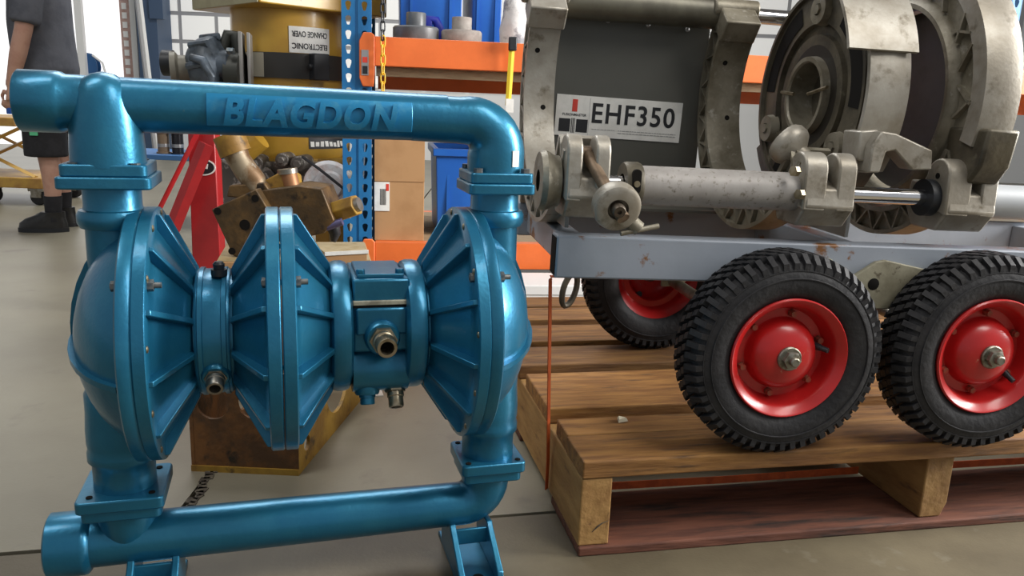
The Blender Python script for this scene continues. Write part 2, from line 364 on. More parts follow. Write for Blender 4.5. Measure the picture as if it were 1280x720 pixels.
# --- outer chambers: dome, valve columns, meridian ribs, flange
def chamber(sg):
    mb = MB(); x = AL if sg < 0 else AR; f0 = .266 if sg < 0 else .2545
    P = lambda a: a if sg > 0 else a
    prof = [(f0-.0005, 0.12), (f0-.0005, .195), (f0+.002, .197), (f0+.017, .197), (f0+.0195, .194), (f0+.0195, .170), (f0+.030, .163), (f0+.045, .152), (f0+.062, .134), (f0+.078, .110), (f0+.091, .082), (f0+.100, .052), (f0+.1045, .022), (f0+.105, 0)]
    if sg < 0: prof = [(-(a-.0195), r) for a, r in prof]
    mb.lathe(prof, 72, XA)
    xl = x-(.012 if sg < 0 else -.002)
    vlathe(mb, [(.690, .0405), (.652, .0405), (.648, .042), (.6465, .047), (.640, .0505), (.628, .0505), (.621, .047), (.6195, .0405), (.56, .041), (.50, .042)], x)
    vlathe(mb, [(.40, .030), (.36, .05), (.33, .050), (.30, .052), (.288, .052), (.278, .052), (.270, .0505), (.262, .0525), (.250, .0525), (.244, .047), (.22, .0465), (.19, .047)], xl)
    o = mb.build('outer_chamber', blue, pump, ang=45)
    # ribs
    rb = MB()
    for t in (R(190), R(92), R(268), R(5)):
        pr = prof[5:] if True else prof
        pr = [(a, r) for a, r in pr]; k = len(pr); h = .008
        outp = []
        for i, (a, r) in enumerate(pr):
            a2, r2 = pr[min(i+1, k-1)]; a1, r1 = pr[max(i-1, 0)]
            d = V((a2-a1, r2-r1)).normalized(); nrm = V((-d.y, d.x));
            if nrm.x*sg < 0: nrm = -nrm
            outp.append((a+nrm.x*h, max(0, r+nrm.y*h)))
        wd = .0045
        vs = []; 
        for q in (-wd, wd):
            for (a, r) in pr: vs.append((a, r*cos(t)-q*sin(t), r*sin(t)+q*cos(t)))
            for (a, r) in outp: vs.append((a, r*cos(t)-q*sin(t), r*sin(t)+q*cos(t)))
        fs = []
        for i in range(k-1):
            fs += [(i, i+1, k+i+1, k+i), (2*k+i, 3*k+i, 3*k+i+1, 2*k+i+1), (k+i, k+i+1, 3*k+i+1, 3*k+i)]
        rb.add(vs, fs, XA)
    rb.build('rib_web', blue, o, ang=60)
    return o
chamber(-1); chamber(1)
# --- inner chambers: flange disc, cone, and twelve radial ribs each
def cone(a_f, th, a_h, rh, nm='inner_chamber'):
    # disc flange from a_f, thickness th toward the hub at a_h
    sg = 1 if a_h > a_f else -1; e = a_f+sg*th
    mb = MB(); mb.lathe([(a_f, .10), (a_f, .195), (a_f+sg*.002, .197), (e-sg*.002, .197), (e, .1945), (e, .168), (e+sg*.006, .158), (a_h-sg*.004, rh-.012), (a_h, rh-.012), (a_h, rh-.05)], 72, XA)
    o = mb.build(nm, blue, pump, ang=40)
    r = MB(); w_ = .0042
    pl = [(e-sg*.002, .150), (e-sg*.002, .191), (e+sg*.006, .190), (a_h-sg*.002, rh+.004), (a_h-sg*.002, rh-.02)]
    vs = [(a, -w_, q) for a, q in pl]+[(a, w_, q) for a, q in pl]; k = len(pl)
    fs = [tuple(range(k)), tuple(reversed(range(k, 2*k)))]+[(i, i+k, (i+1) % k+k, (i+1) % k) for i in range(k)]
    r.add(vs, fs); rm = r.mesh('rib', blue)
    for j in range(12):
        link('rib', rm, o, (0, 0, ZC), (2*pi*(j+.2)/12, 0, 0), .0012)
    return o
cone(-.2460, .0195, -.174, .100); cone(-.0505, -.0 + .0205, -.126, .100); cone(-.0495, .0205, .029, .104); cone(.2540, .0195, .175, .104)
hb = MB(); hb.lathe([(-.176, .06), (-.176, .098), (-.173, .0995), (-.129, .0995), (-.126, .098), (-.126, .06)], 64, XA)
for a in (-.168, -.134): hb.lathe([(a-.004, .09), (a-.004, .1005), (a-.003, .102), (a+.003, .102), (a+.004, .1005), (a+.004, .09)], 64, XA)
hb.build('neck_ring', blue, pump)
for a, nm in ((.040, 'clamp_ring'), (.159, 'clamp_ring')):
    MB().lathe([(a-.017, .06), (a-.017, .099), (a-.013, .106), (a-.006, .1085), (a+.006, .1085), (a+.013, .106), (a+.017, .099), (a+.017, .06)], 64, XA).build(nm, blue, pump)
# --- bolts round the three disc joints
bm1 = MB(); bm1.tube([(-.027, 0, 0), (.038, 0, 0)], .0042, 10); bm1.tube([(-.026, 0, 0), (-.0195, 0, 0)], .0075, 6); bm1.tube([(.0195, 0, 0), (.028, 0, 0)], .0085, 6)
bme = bm1.mesh('bolt', bolt_m)
for a in (-.2463, -.050, .2545):
    for t in (R(143), R(37), R(320)):
        link('bolt', bme, pump, (a, .181*cos(t), ZC+.181*sin(t)), (t, 0, 0))
rv = MB().sphere((0, 0, 0), .0055, 10, 6, (.5, 1, 1)).mesh('rivet', brass)
for j in range(12):
    t = 2*pi*(j+.7)/12; link('rivet', rv, pump, (-.2265, .188*cos(t), ZC+.188*sin(t))); link('rivet', rv, pump, (.2345, .188*cos(t), ZC+.188*sin(t)))
# --- air valve block
av = MB(); av.bx(.058, .148, -.070, .07, .425, .545); av.bx(.062, .144, -.078, .06, .455, .500)
vb = av.build('valve_block', blue, pump, bev=.004)
MB().bx(.058, .148, -.0755, -.06, .504, .511).build('gasket', mat('pale_gasket', (.42, .40, .30), .6, 0, (.25, .23, .17), 40), vb, bev=.001)
MB().bx(.0585, .1475, -.074, -.06, .500, .5035).build('gasket_edge', gap_dark, vb)
MB().cyl((.058, -.038, .390), (.148, -.038, .390), .040, n=32).build('exhaust_housing', blue, vb)
tc_ = MB(); tc_.bx(.066, .140, -.06, .05, .545, .551); tc_.cyl((.072, -.052, .549), (.072, -.052, .5585), .0075, n=6); tc_.cyl((.134, -.052, .549), (.134, -.052, .5585), .0075, n=6)
tc_.build('cover_plate', blue, vb, bev=.0015)
def fitting(p, d, r, L, mt_hex=brass, boss=True, par=None, name='hose_fitting'):
    p = V(p); d = V(d).normalized(); mb = MB()
    A = AX(p, d)
    if boss: 
        b2 = MB(); b2.lathe([(-.02, r*1.75), (.006, r*1.7), (.010, r*1.5), (.010, 0)], 28, A); bo = b2.build('boss', blue, par)
    mb.lathe([(.0, r*1.35), (L*.35, r*1.35), (L*.38, r*1.1), (L*.45, r*1.1)], 6, A)
    mb.lathe([(L*.40, r*1.12), (L*.55, r*1.12), (L*.58, r), (L*.95, r), (L, r*.93), (L, r*.66), (L*.4, r*.62), (L*.4, 0)], 28, A)
    o = mb.build(name, mt_hex, par, ang=30)
    MB().lathe([(L*.5, r*.60), (L*.5, 0)], 20, A).build('bore', gap_dark, o)
    return o
fitting((.103, -.079, .452), (.03, -1, -.05), .0165, .052, brass, True, vb)
fitting((.128, -.045, .360), (0, -.55, -.8), .0125, .040, brass, True, vb)
fitting((.082, -.050, .356), (0, -.3, -.9), .012, .026, blue, True, vb)
fitting((-.148, -.086, .408), (0, -.85, -.35), .0125, .034, steel, True, pump, 'drain_fitting')
nz = MB(); nz.lathe([(.0, .012), (.010, .012), (.010, .008), (.018, .009), (.022, .006), (.022, 0)], 12, AX((-.141, -.03, ZC+.096), (0, 0, 1))); nz.build('grease_plug', black_p, pump)

# ================================================================== TIMBER PALLET
PYAW = .2095; HP = .191
pal = thing('timber_pallet', 'heavy timber pallet with thick deck boards carrying the grey trailer', 'pallet', (.1429, 1.3514, 0), (0, 0, PYAW))
LP = 1.62
def board(name, L, W, H, mt, x, y, z, bev=.003, warp=0, nick=0):
    mb = MB(); n = 10; vs = []; fs = []
    for i in range(n+1):
        t = i/n; e = [random.uniform(-1, 1)*nick for _ in range(4)]
        for (yy, zz, k) in ((0, 0, 0), (W, 0, 1), (W, H, 2), (0, H, 3)):
            vs.append((t*L, yy+e[k]*(1 if 0 < i < n else 0), zz+e[k]*.6))
    for i in range(n):
        for k in range(4):
            k2 = (k+1) % 4; fs.append((4*i+k, 4*i+k2, 4*i+4+k2, 4*i+4+k))
    fs += [(3, 2, 1, 0), (4*n, 4*n+1, 4*n+2, 4*n+3)]
    mb.add(vs, fs); return mb.build(name, mt, pal, (x, y, z), bev=bev, smooth=False)
TH = .035
for (y, w_, dx, dL) in ((0, .118, 0, 0), (.1215, .084, .003, 0), (.262, .225, .0, .0), (.545, .15, -.004, 0), (.74, .16, .0, 0), (.96, .14, .006, 0), (1.13, .11, 0, 0)):
    board('deck_board', LP+dL, w_, TH, wood, dx, y, HP-TH, nick=.0012)
for (x, w_) in ((0.0, .060), (.737, .062), (LP-.085, .085)):
    mb = MB(); bev_ = .012 if x > .5 else 0
    mb.prism([(.0, 0.0), (w_-bev_, 0), (w_, .03), (w_, HP-TH-.0195), (0, HP-TH-.0195)], 1, 0, 1.2)
    mb.build('bearer', wood_b, pal, (x, .003 if x == 0 else .012, .0185), bev=.003, smooth=False)
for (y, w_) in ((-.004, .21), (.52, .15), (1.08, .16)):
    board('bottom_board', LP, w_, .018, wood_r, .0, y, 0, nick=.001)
# split in the end of the front bearer
MB().tube([(.026, .0032, .046), (.036, .0028, .057), (.044, .0028, .063), (.056, .0032, .067)], [.0006, .0018, .0012, .0006], 6).build('split', crack, pal)
# wood chip on the deck
c_ = atZ(777, 527, HP)
o = MB().add([(-.011, -.006, 0), (.010, -.009, .002), (.013, .006, 0), (-.004, .012, .003), (-.009, -.004, .006), (.008, -.006, .008), (.010, .004, .006), (-.003, .008, .009)],
    [(3, 2, 1, 0), (4, 5, 6, 7), (0, 1, 5, 4), (1, 2, 6, 5), (2, 3, 7, 6), (3, 0, 4, 7)]).build('wood_chip', mat('pale_chip', (.62, .55, .40), .8), None, (c_.x, c_.y, HP+.001), (0, 0, .4), smooth=False)
tag(o, 'small pale chip lying on the front deck board', 'chip')

# ================================================================== TRAILER
HO = pal_h = M.Translation((.1429, 1.3514, 0)) @ Euler((0, 0, PYAW)).to_matrix().to_4x4() @ V((.3722, -.0234, 0))
TYAW, TILT = .15, .018
tra = thing('wheeled_trailer', 'small grey painted trailer chassis on tandem pneumatic wheels with red rims', 'trailer', (HO.x, HO.y, HP), (0, TILT, TYAW))
tr = Fr((HO.x, HO.y, HP), TYAW, TILT)
RT = .195; TW = .052      # tyre radius, half width
def make_tyre():
    mb = MB(); A = M(((0, 1, 0, 0), (1, 0, 0, 0), (0, 0, 1, 0), (0, 0, 0, 1)))      # lathe axis -> local y
    c = .050                                                # mid plane depth behind rim face
    prof = []
    half = [(.034, .108), (.043, .114), (.050, .127), (.0525, .145), (.050, .163), (.044, .174), (.036, .180), (.018, .1835), (0, .184)]
    prof = [(c-a, r) for a, r in half]+[(c+a, r) for a, r in reversed(half[:-1])]
    mb.lathe(prof, 96, A)
    # moulding ridge on the side wall
    for rr, hw in ((.152, .0012), (.166, .001)):
        for sg in (-1, 1):
            base = .0528 if rr < .16 else .0492
            mb.lathe([(c+sg*(base-.003), rr-.002), (c+sg*(base+hw), rr-.0008), (c+sg*(base+hw), rr+.0008), (c+sg*(base-.003), rr+.002)], 96, A)
    N = 54
    def blk(t, w0, w1, r0a, r0b, r1a, r1b, dt, sk=0):
        # block between widths w0..w1, bottoms r0a/r0b tops r1a/r1b, half angle dt, skew sk
        vs = []
        for (ww, rb, rt_, s) in ((w0, r0a, r1a, -sk), (w1, r0b, r1b, sk)):
            for (tt, q) in ((t-dt+s, rb), (t+dt+s, rb), (t+dt*.86+s, rt_), (t-dt*.86+s, rt_)):
                vs.append((c+ww, q*cos(tt), q*sin(tt)))
        mb.add(vs, [(0, 1, 2, 3), (7, 6, 5, 4), (0, 4, 5, 1), (1, 5, 6, 2), (2, 6, 7, 3), (3, 7, 4, 0)], A)
    for k in range(N):
        t = 2*pi*k/N; h = pi/N
        for sg in (-1, 1):
            blk(t, sg*.0275, sg*.0495, .178, .158, .195, .1800, h*.56, 0)
            blk(t+h, sg*.0110, sg*.0245, .182, .180, .1955, .195, h*.66, h*.3*sg)
        blk(t, -.0085, .0085, .182, .182, .1955, .1955, h*.66, h*.35)
    return mb.mesh('tyre', rubber, ang=32)
def make_rim(front=True):
    A = M(((0, 1, 0, 0), (1, 0, 0, 0), (0, 0, 1, 0), (0, 0, 0, 1)))
    mb = MB()
    mb.lathe([(.010, .1135), (.002, .1145), (-.001, .112), (.0005, .109), (.006, .1045), (.010, .0985), (.016, .0955), (.020, .094), (.034, .0905), (.044, .086), (.044, .070), (.041, .067),
              (.030, .0655), (.021, .061), (.013, .052), (.008, .040), (.005, .025), (.004, 0)], 72, A)
    mb.lathe([(.044, .085), (.050, .089), (.064, .095), (.072, .1045), (.080, .112), (.082, .1145), (.072, .1135), (.06, .10), (.03, .093), (.010, .1135)], 72, A)
    return mb.mesh('rim', red_rim, ang=40)
tyre_me, rim_me = make_tyre(), make_rim()
rimb = MB().lathe([(0, .0075), (.007, .0075), (.008, .0065), (.013, .006), (.013, 0)], 6, M(((0, 0, 1, 0), (-1, 0, 0, 0), (0, 1, 0, 0), (0, 0, 0, 1))))
rimb_me = rimb.mesh('wheel_bolt', mat('rusty_wheel_bolt', (.22, .10, .06), .55, .4, (.36, .05, .03), 50))
An = AX((0, 0, 0), (0, -1, 0))
nutm = MB(); nutm.lathe([(-.012, .023), (0, .023), (.002, .021), (.002, .0)], 32, An); nutm.lathe([(.002, .017), (.012, .017), (.013, .015), (.013, 0)], 6, An); nutm.lathe([(.012, .009), (.022, .009), (.024, .007), (.024, 0)], 16, An)
nut_me = nutm.mesh('axle_nut', mat('greasy_axle_steel', (.26, .25, .21), .4, .8, (.14, .12, .08), 60))
vst = MB(); vst.tube([(.030, .012, .020), (.032, .002, .020), (.038, -.008, .019)], [.0085, .007, .0062], 12); vst.tube([(.037, -.006, .0192), (.046, -.020, .0175)], [.0055, .005], 12)
vst_me = vst.mesh('valve_stem', black_p)
def wheel(x, y, z, spin=0, flip=False, detail=True):
    t = link('tyre', tyre_me, tra, (x, y, z), (0, spin, pi if flip else 0)); 
    rm = link('rim', rim_me, t)
    link('axle_nut', nut_me, t, (0, .001, 0))
    for k in range(6):
        a = 2*pi*k/6+.35; link('wheel_bolt', rimb_me, t, (.0785*cos(a), .044, .0785*sin(a)))
    link('valve_stem', vst_me, t, (.030, .026, -.002), (0, 0, 0))
    return t
zw = RT-.001
wheel(0, 0, zw); wheel(.413, 0, zw+.0075, .9)
wheel(-.03, .755, zw-.0005, 1.3, True); wheel(.405, .755, zw+.0072, .3, True)
zb0, zb1 = .312, .392
fb = MB(); fb.bx(-.428, 1.0, .108, .158, zb0, zb1); fb.build('chassis_beam', greyp, tra, bev=.004)
MB().bx(-.4292, -.4275, .112, .154, zb0+.005, zb1-.005).build('beam_end', gap_dark, tra)
MB().bx(-.428, 1.0, .585, .635, zb0, zb1).build('chassis_beam', greyp, tra, bev=.004)
for x in (-.405, .18, .9): MB().bx(x, x+.045, .158, .585, zb0+.01, zb1-.01).build('cross_member', greyp, tra, bev=.003)
for x, z in ((0, zw), (.413, zw+.0075)):
    MB().cyl((x, .03, z), (x, .725, z), .014, n=16).build('axle', steel, tra)
# bogie plate between the wheels
for yb, sg in ((.098, 1), (.642, 1)):
    bp = MB(); bp.prism([(-.03, .18), (-.035, .25), (.03, .33), (.09, .362), (.11, .3655), (.150, .338), (.165, .334), (.205, .362), (.225, .366), (.33, .347), (.42, .25), (.445, .19), (.40, .18), (.33, .24), (.27, .268), (.14, .268), (.08, .24), (.02, .18)], 1, yb, yb+.010)
    bo = bp.build('bogie_plate', olive, tra, bev=.002, smooth=False)
    MB().lathe([(-.004, .012), (.0, .012), (.001, .008), (.001, 0)], 16, AX((.206, yb-.0005, .318), (0, -1, 0))).build('pivot_hole', gap_dark, bo)
# shackle ring hanging behind the beam end
pts = [(.028*cos(a)*.75, 0, .042*sin(a)) for a in [2*pi*k/20 for k in range(21)]]
q = tr.atb(712, 362, .58)
MB().tube(pts, .0075, 8, cap=False).build('shackle', alud, tra, tuple(q), (0, .3, .5))
MB().cyl((q.x, .585, q.z+.03), (q.x, .60, zb0+.01), .008, n=8).build('shackle_link', alud, tra)
# orange tie-down strap: from the beam end down beside the pallet, then below the deck
pm = M.Translation((.1429, 1.3514, 0)) @ Euler((0, 0, PYAW)).to_matrix().to_4x4()
A_ = tr.m @ V((-.431, .135, zb0+.006)); B_ = pm @ V((-.0085, .215, .10)); 
sb = MB()
wv = V((0, 1, 0))*.006
def ribbon(mb, pts, wvec, th):
    vs = []; fs = []
    for i, p in enumerate(pts):
        p = V(p); t = (V(pts[min(i+1, len(pts)-1)])-V(pts[max(i-1, 0)])).normalized(); w2 = V(wvec[i] if isinstance(wvec, list) else wvec); nn = t.cross(w2).normalized()*th
        vs += [p-w2-nn, p+w2-nn, p+w2+nn, p-w2+nn]
    for i in range(len(pts)-1):
        for k in range(4): k2 = (k+1) % 4; fs.append((4*i+k, 4*i+k2, 4*i+4+k2, 4*i+4+k))
    n = 4*(len(pts)-1); fs += [(3, 2, 1, 0), (n, n+1, n+2, n+3)]
    mb.add(vs, fs)
rx = (pm.to_3x3() @ V((1, 0, 0)))*.0055; ry = (pm.to_3x3() @ V((0, 1, 0)))*.0055
T_ = lambda a, b, c: pm @ V((a, b, c))
pts = [tr.m @ V((-.40, .133, zb0-.002)), tr.m @ V((-.4315, .128, zb0-.001)), tr.m @ V((-.4318, .128, zb0-.006)), B_, T_(-.0085, .215, .028)]
ribbon(sb, pts, [ry*1.5, ry*1.3, ry+rx*.75, ry*.8+rx*.75, ry*.8+rx*.7], .0009)
sb.build('tie_down_strap', strap_m, None, smooth=False)
tag(C.objects['tie_down_strap'], 'thin orange strap pulled tight from the trailer beam end down the pallet side', 'strap')
s2 = MB(); ribbon(s2, [T_(.066, .212, .028), T_(.40, .210, .027), T_(.732, .212, .029)], V((0, 0, .0085)), .001)
ribbon(s2, [T_(.804, .212, .029), T_(1.15, .210, .028), T_(1.53, .212, .029)], V((0, 0, .0085)), .001)
o = s2.build('webbing_strap', strap_m, smooth=False); tag(o, 'orange webbing strap run between the bearers beneath the pallet deck', 'strap')

# ================================================================== PIPE FUSION MACHINE on the trailer
ZM = zb1        # machine base = beam top (trailer local z)
mm = tr.m @ V((0, 0, ZM))
mach = thing('pipe_fusion_machine', 'pipe fusion welding machine with cast ring clamps, hydraulic tube and a white model plate', 'welding machine', tuple(mm), (0, TILT, TYAW))
mf = Fr(tuple(mm), TYAW, TILT)
Z0 = HP+ZM      # world height of machine local 0 at a=0
CB, CZ = .37, .865-Z0
RIN, ROUT = .232, .293
def bz(t, r): return CB+r*cos(t), CZ+r*sin(t)
def ringm(x): return M.Translation((x, CB, CZ))
def half_ring(x, t0, t1, wband=.040, mt=alu, name='clamp_ring', parent=mach, webside=-1, nrib=14, rin=RIN, rout=ROUT, mtw=None, liner=True):
    mb = MB(); n = 56
    ws = webside
    mb.lathe([(-wband, rin), (wband, rin), (wband, rin+.011), (-wband, rin+.011)], n, ringm(x), True, t0, t1)
    o = mb.build(name, mt, parent, ang=35)
    wo = -wband+.014; wb = MB(); wb.lathe([(wo-.003, rin+.008), (wo+.003, rin+.008), (wo+.003, rout-.006), (wo-.003, rout-.006)], n, ringm(x), True, t0, t1)
    wb.lathe([(-wband, rout-.009), (.016, rout-.009), (.016, rout), (-wband, rout)], n, ringm(x), True, t0, t1)
    wb.build('web', mtw or mt, o, ang=35)
    rb = MB(); 
    for k in range(nrib):
        ta, tb = t0+(t1-t0)*(k+.0)/nrib, t0+(t1-t0)*(k+.55)/nrib; tc = t0+(t1-t0)*(k+1.0)/nrib
        for (p, q) in (((ta, rin+.008), (tb, rout-.005)), ((tb, rout-.005), (tc, rin+.008))):
            b0, z0 = bz(*p); b1, z1 = bz(*q); d = V((b1-b0, z1-z0)); nn = V((-d.y, d.x)).normalized()*.0022
            for (xa, xb) in ((x-wband+.001, x-wband+.012),):
                vs = [(xa, b0-nn.x, z0-nn.y), (xa, b0+nn.x, z0+nn.y), (xa, b1+nn.x, z1+nn.y), (xa, b1-nn.x, z1-nn.y)]
                vs += [(xb, v[1], v[2]) for v in vs]
                rb.add(vs, [(0, 1, 2, 3), (7, 6, 5, 4), (0, 4, 5, 1), (1, 5, 6, 2), (2, 6, 7, 3), (3, 7, 4, 0)])
    rb.build('web_rib', mtw or mt, o, smooth=False)
    return o
TA, TB = R(206), R(396)
X1, X2, X3 = -.392, .066, .390
r1 = half_ring(X1, TA, TB, .036, alul)
r2 = half_ring(X2, TA, TB, .042, alu)
for rr_, xx_ in ((r1, X1), (r2, X2)):
    for dg, dx_ in ((346, .010), (18, -.012)):
        t = R(dg); MB().lathe([(-.002, .006), (.0006, .006), (.0006, 0)], 14, AX((xx_+dx_, CB+RIN*cos(t), CZ+RIN*sin(t)), (0, -cos(t), -sin(t)))).build('bolt_hole', gap_dark, rr_)
r3 = half_ring(X3, R(203), R(400), .040, alu, mtw=alu)
# upper half of the closed clamp
up3 = MB(); up3.lathe([(-.04, .262), (.035, .262), (.035, ROUT+.005), (.0, ROUT+.012), (-.04, ROUT+.005)], 40, ringm(X3), True, R(42), R(196)); up3.build('upper_clamp_band', alul, mach, ang=30)
uw = MB(); uw.lathe([(-.030, .218), (-.018, .218), (-.018, .266), (-.030, .266)], 40, ringm(X3), True, R(40), R(205)); uwo = uw.build('upper_clamp_web', alu, mach, ang=30)
ur = MB()
for k, dg in enumerate((165, 172, 150, 142, 128, 110, 95, 80, 188)):
    t = R(dg); t2 = R(dg+(9 if k % 2 else -9)); b0, z0 = bz(t, .222); b1, z1 = bz(t2, .264); d = V((b1-b0, z1-z0)); nn = V((-d.y, d.x)).normalized()*.0025
    vs = [(X3-.042, b0-nn.x, z0-nn.y), (X3-.042, b0+nn.x, z0+nn.y), (X3-.042, b1+nn.x, z1+nn.y), (X3-.042, b1-nn.x, z1-nn.y)]; vs += [(X3-.02, v[1], v[2]) for v in vs]
    MB().add(vs, [(0, 1, 2, 3), (7, 6, 5, 4), (0, 4, 5, 1), (1, 5, 6, 2), (2, 6, 7, 3), (3, 7, 4, 0)]).build('web_rib', alu, uwo, smooth=False)
ln = MB(); ln.lathe([(-.048, .196), (-.048, .205), (-.040, .214), (-.028, .220), (.06, .220), (.06, .196)], 72, ringm(X3), True); ln.build('liner_ring', alu, mach, ang=30)
MB().lathe([(.012, .19), (.012, 0)], 64, ringm(X3)).build('blank_plate', mat('dark_steel_plate', (.075, .07, .068), .45, .4, (.055, .05, .045), 6), mach)
# clevis at the end of the upper clamp
b0, z0 = bz(R(200), .285)
cl = MB(); cl.prism([(-.055, .05), (-.045, -.02), (-.02, -.055), (.03, -.05), (.06, .0), (.06, .05)], 0, X3-.035, X3+.030); cl.build('clevis', alud, mach, (0, b0, z0), bev=.006)
# far hinge blocks and top guide tube
for x in (X1, X2, X3):
    hb_ = MB(); b0, z0 = bz(R(38), .262); hb_.box((x, b0, z0), (.085, .075, .055), (R(38), 0, 0)); hb_.cyl((x-.055, b0+.02, z0+.035), (x+.055, b0+.02, z0+.035), .022, n=20)
    hb_.build('hinge_block', alul if x == X1 else alu, mach, bev=.004)
b0, z0 = CB+.25, 1.052-Z0
tg = MB(); tg.cyl((X1+.02, b0, z0), (X2+.02, b0, z0), .038, n=36); tg.build('guide_tube', mat('olive_tube', (.15, .14, .105), .4, .4, (.10, .092, .07), 8), mach)
MB().cyl((X2+.02, b0, z0), (X3+.3, b0, z0), .018, n=24).build('guide_rod', chrome, mach)
# grey back panel with the model plate
pb = .668
pa_ = mf.atb(697, 150, pb); pr_ = mf.atb(888, 150, pb)
pn = MB(); pn.bx(X1+.03, mf.atb(876, 150, pb).x, pb, pb+.006, .56-Z0, 1.045-Z0); panel = pn.build('back_panel', greyd, mach, bev=.001)
scm = MB().sphere((0, 0, 0), .006, 12, 8, (1, .6, 1)).mesh('screw', silver)
for px_, py_ in ((760, 26), (810, 31), (859, 37)):
    q = mf.atb(px_, py_, pb); link('screw', scm, panel, (q.x, pb-.001, q.z))
tl, tr_, bl_, br_ = [mf.atb(*p, pb-.002) for p in ((695, 117), (853, 129), (694, 168), (849, 179))]
sw_, sh_ = ((tr_-tl).length+(br_-bl_).length)/2, ((tl-bl_).length+(tr_-br_).length)/2
sc_ = (tl+tr_+bl_+br_)/4; ang = math.atan2((tr_-tl).z, (tr_-tl).x)
sg_ = MB().box((0, 0, 0), (sw_, .002, sh_)).build('model_plate', white, mach, (sc_.x, pb-.0015, sc_.z), (0, -ang, 0), smooth=False)
U = lambda u: (u-.5)*sw_
W_ = lambda v: (.5-v)*sh_
def mark(u0, u1, v0, v1, mt, name='print'):
    return MB().box(((U(u0)+U(u1))/2, -.0013, (W_(v0)+W_(v1))/2), (U(u1)-U(u0), .0008, W_(v0)-W_(v1))).build(name, mt, sg_, smooth=False)
mark(.125, .165, .10, .40, inkr); mark(.03, .118, .58, .90, ink); mark(.165, .255, .58, .90, ink)
for u in (.126, .137, .148): mark(u, u+.006, .56, .92, ink)
mark(.262, .2635, .04, .96, silver)
lt = text_mesh('EHF350', .062, .0004, ink, offset=.0010, spacing=1.12)
xs = [v.co.x for v in lt.vertices]; ysx = [v.co.y for v in lt.vertices]
k1 = sw_*.66/(max(xs)-min(xs)); k2 = sh_*.50/(max(ysx)-min(ysx)); cx = (max(xs)+min(xs))/2; cy = (max(ysx)+min(ysx))/2
for v in lt.vertices: v.co = ((v.co.x-cx)*k1, (v.co.y-cy)*k2, v.co.z)
link('print', lt, sg_, (U(.615), -.0014, W_(.40)), (R(90), 0, 0))
lt = text_mesh('FUSIONMASTER', .0085, .0003, ink, offset=.0001); link('print', lt, sg_, (U(.145), -.0013, W_(.48)), (R(90), 0, 0))
for (u0, u1, v) in ((.29, .47, .80), (.50, .97, .80), (.50, .97, .86)):
    u = u0
    while u < u1:
        d = random.uniform(.008, .03); mark(u, min(u+d, u1), v-.008, v+.008, silver); u += d+.006
# end plates of the cradle
for x, b_f, zt_ in ((-.392, .2, .645-Z0), (.196, .2, .668-Z0)):
    ep = MB(); ep.prism([(b_f, .001), (b_f, zt_), (b_f+.05, zt_+.02), (.58, zt_+.02), (.62, .001)], 0, x-.004, x+.004)
    ep.build('cradle_plate', greys, mach, smooth=False, bev=.001)
MB().bx(-.388, .192, .50, .60, .001, .007).build('base_plate', greyd, mach, smooth=False)
MB().bx(-.425, .95, .575, .59, .001, .03).build('base_rail', mat('rusty_rail', (.20, .17, .13), .6, .2, (.25, .13, .05), 9, (.5, .65)), mach, smooth=False)
# near hydraulic tube, caps and rods
TBY, TZ = .13, .679-Z0
MB().cyl((-.278, TBY, TZ), (.040, TBY, TZ), .0365, n=40).build('hydraulic_tube', tubep, mach)
ec = MB(); ec.lathe([(-.309, .02), (-.309, .040), (-.304, .0425), (-.282, .0425), (-.277, .040), (-.277, .0)], 36, M.Translation((0, TBY, TZ))); eco = ec.build('tube_end_collar', alud, mach)
MB().prism(rrect(-.294, TZ+.010, .008, .022, .0075), 1, TBY-.0445, TBY-.036).build('collar_slot', gap_dark, eco)
MB().cyl((-.294, TBY-.0465, TZ+.006), (-.294, TBY-.040, TZ+.006), .006, n=10).build('slot_bolt', brass, eco)
MB().cyl((-.44, TBY, TZ), (-.26, TBY, TZ), .016, n=24).build('piston_rod', chrome, mach)
MB().cyl((.11, TBY, TZ), (.34, TBY, TZ), .0158, n=28).build('piston_rod', chrome, mach)
MB().lathe([(.300, .016), (.300, .036), (.318, .036), (.318, .02)], 32, M.Translation((0, TBY, TZ))).build('rod_seal', black_p, mach)
MB().cyl((.42, TBY, TZ-.002), (.92, TBY, TZ-.002), .034, n=40).build('hydraulic_tube', mat('pale_blue_grey_tube', (.42, .44, .46), .4, .1), mach)
# clamp lugs with a pair of ears
def lug(x0, x1, mt, name='clamp_lug', gap=(.42, .62), low=.062, top=.066, earw=.034):
    L = x1-x0; mb = MB()
    body = [(-.052, -.022), (-.045, .012), (.0, .030), (.075, .030), (.085, -.02), (.055, -low), (-.02, -low)]
    vs = []
    mb.prism(body, 0, x0+L*.05, x1)
    for (u0, u1) in ((0, gap[0]), (gap[1], 1)):
        ear = [(-.050, -.03)]+[(-.012+earw*cos(a), top-earw+.0+earw*sin(a)) for a in [pi-pi*k/12 for k in range(13)]]+[(.05, -.01)]
        mb.prism(ear, 0, x0+L*u0, x0+L*u1)
    o = mb.build(name, mt, mach, (0, TBY-.0, TZ), bev=.004)
    for u in (0,):
        MB().lathe([(0, .006), (.0012, .006), (.0012, 0)], 14, AX((x0+.0002, -.012, top-earw), (-1, 0, 0))).build('pin_hole', gap_dark, o)
    return o
lug(.026, .130, alul, gap=(.44, .64), top=.078); lug(.318, .425, alul, gap=(.48, .68), top=.078)
lug(-.425, -.345, alul, top=.088, gap=(.36, .66))
l1 = MB(); l1.lathe([(-.028, .02), (-.028, .052), (-.018, .056), (-.008, .052), (0, .047), (.008, .047), (.008, .02)], 36, M.Translation((-.437, TBY+.01, TZ))); l1.build('collar_ring', alu, mach)
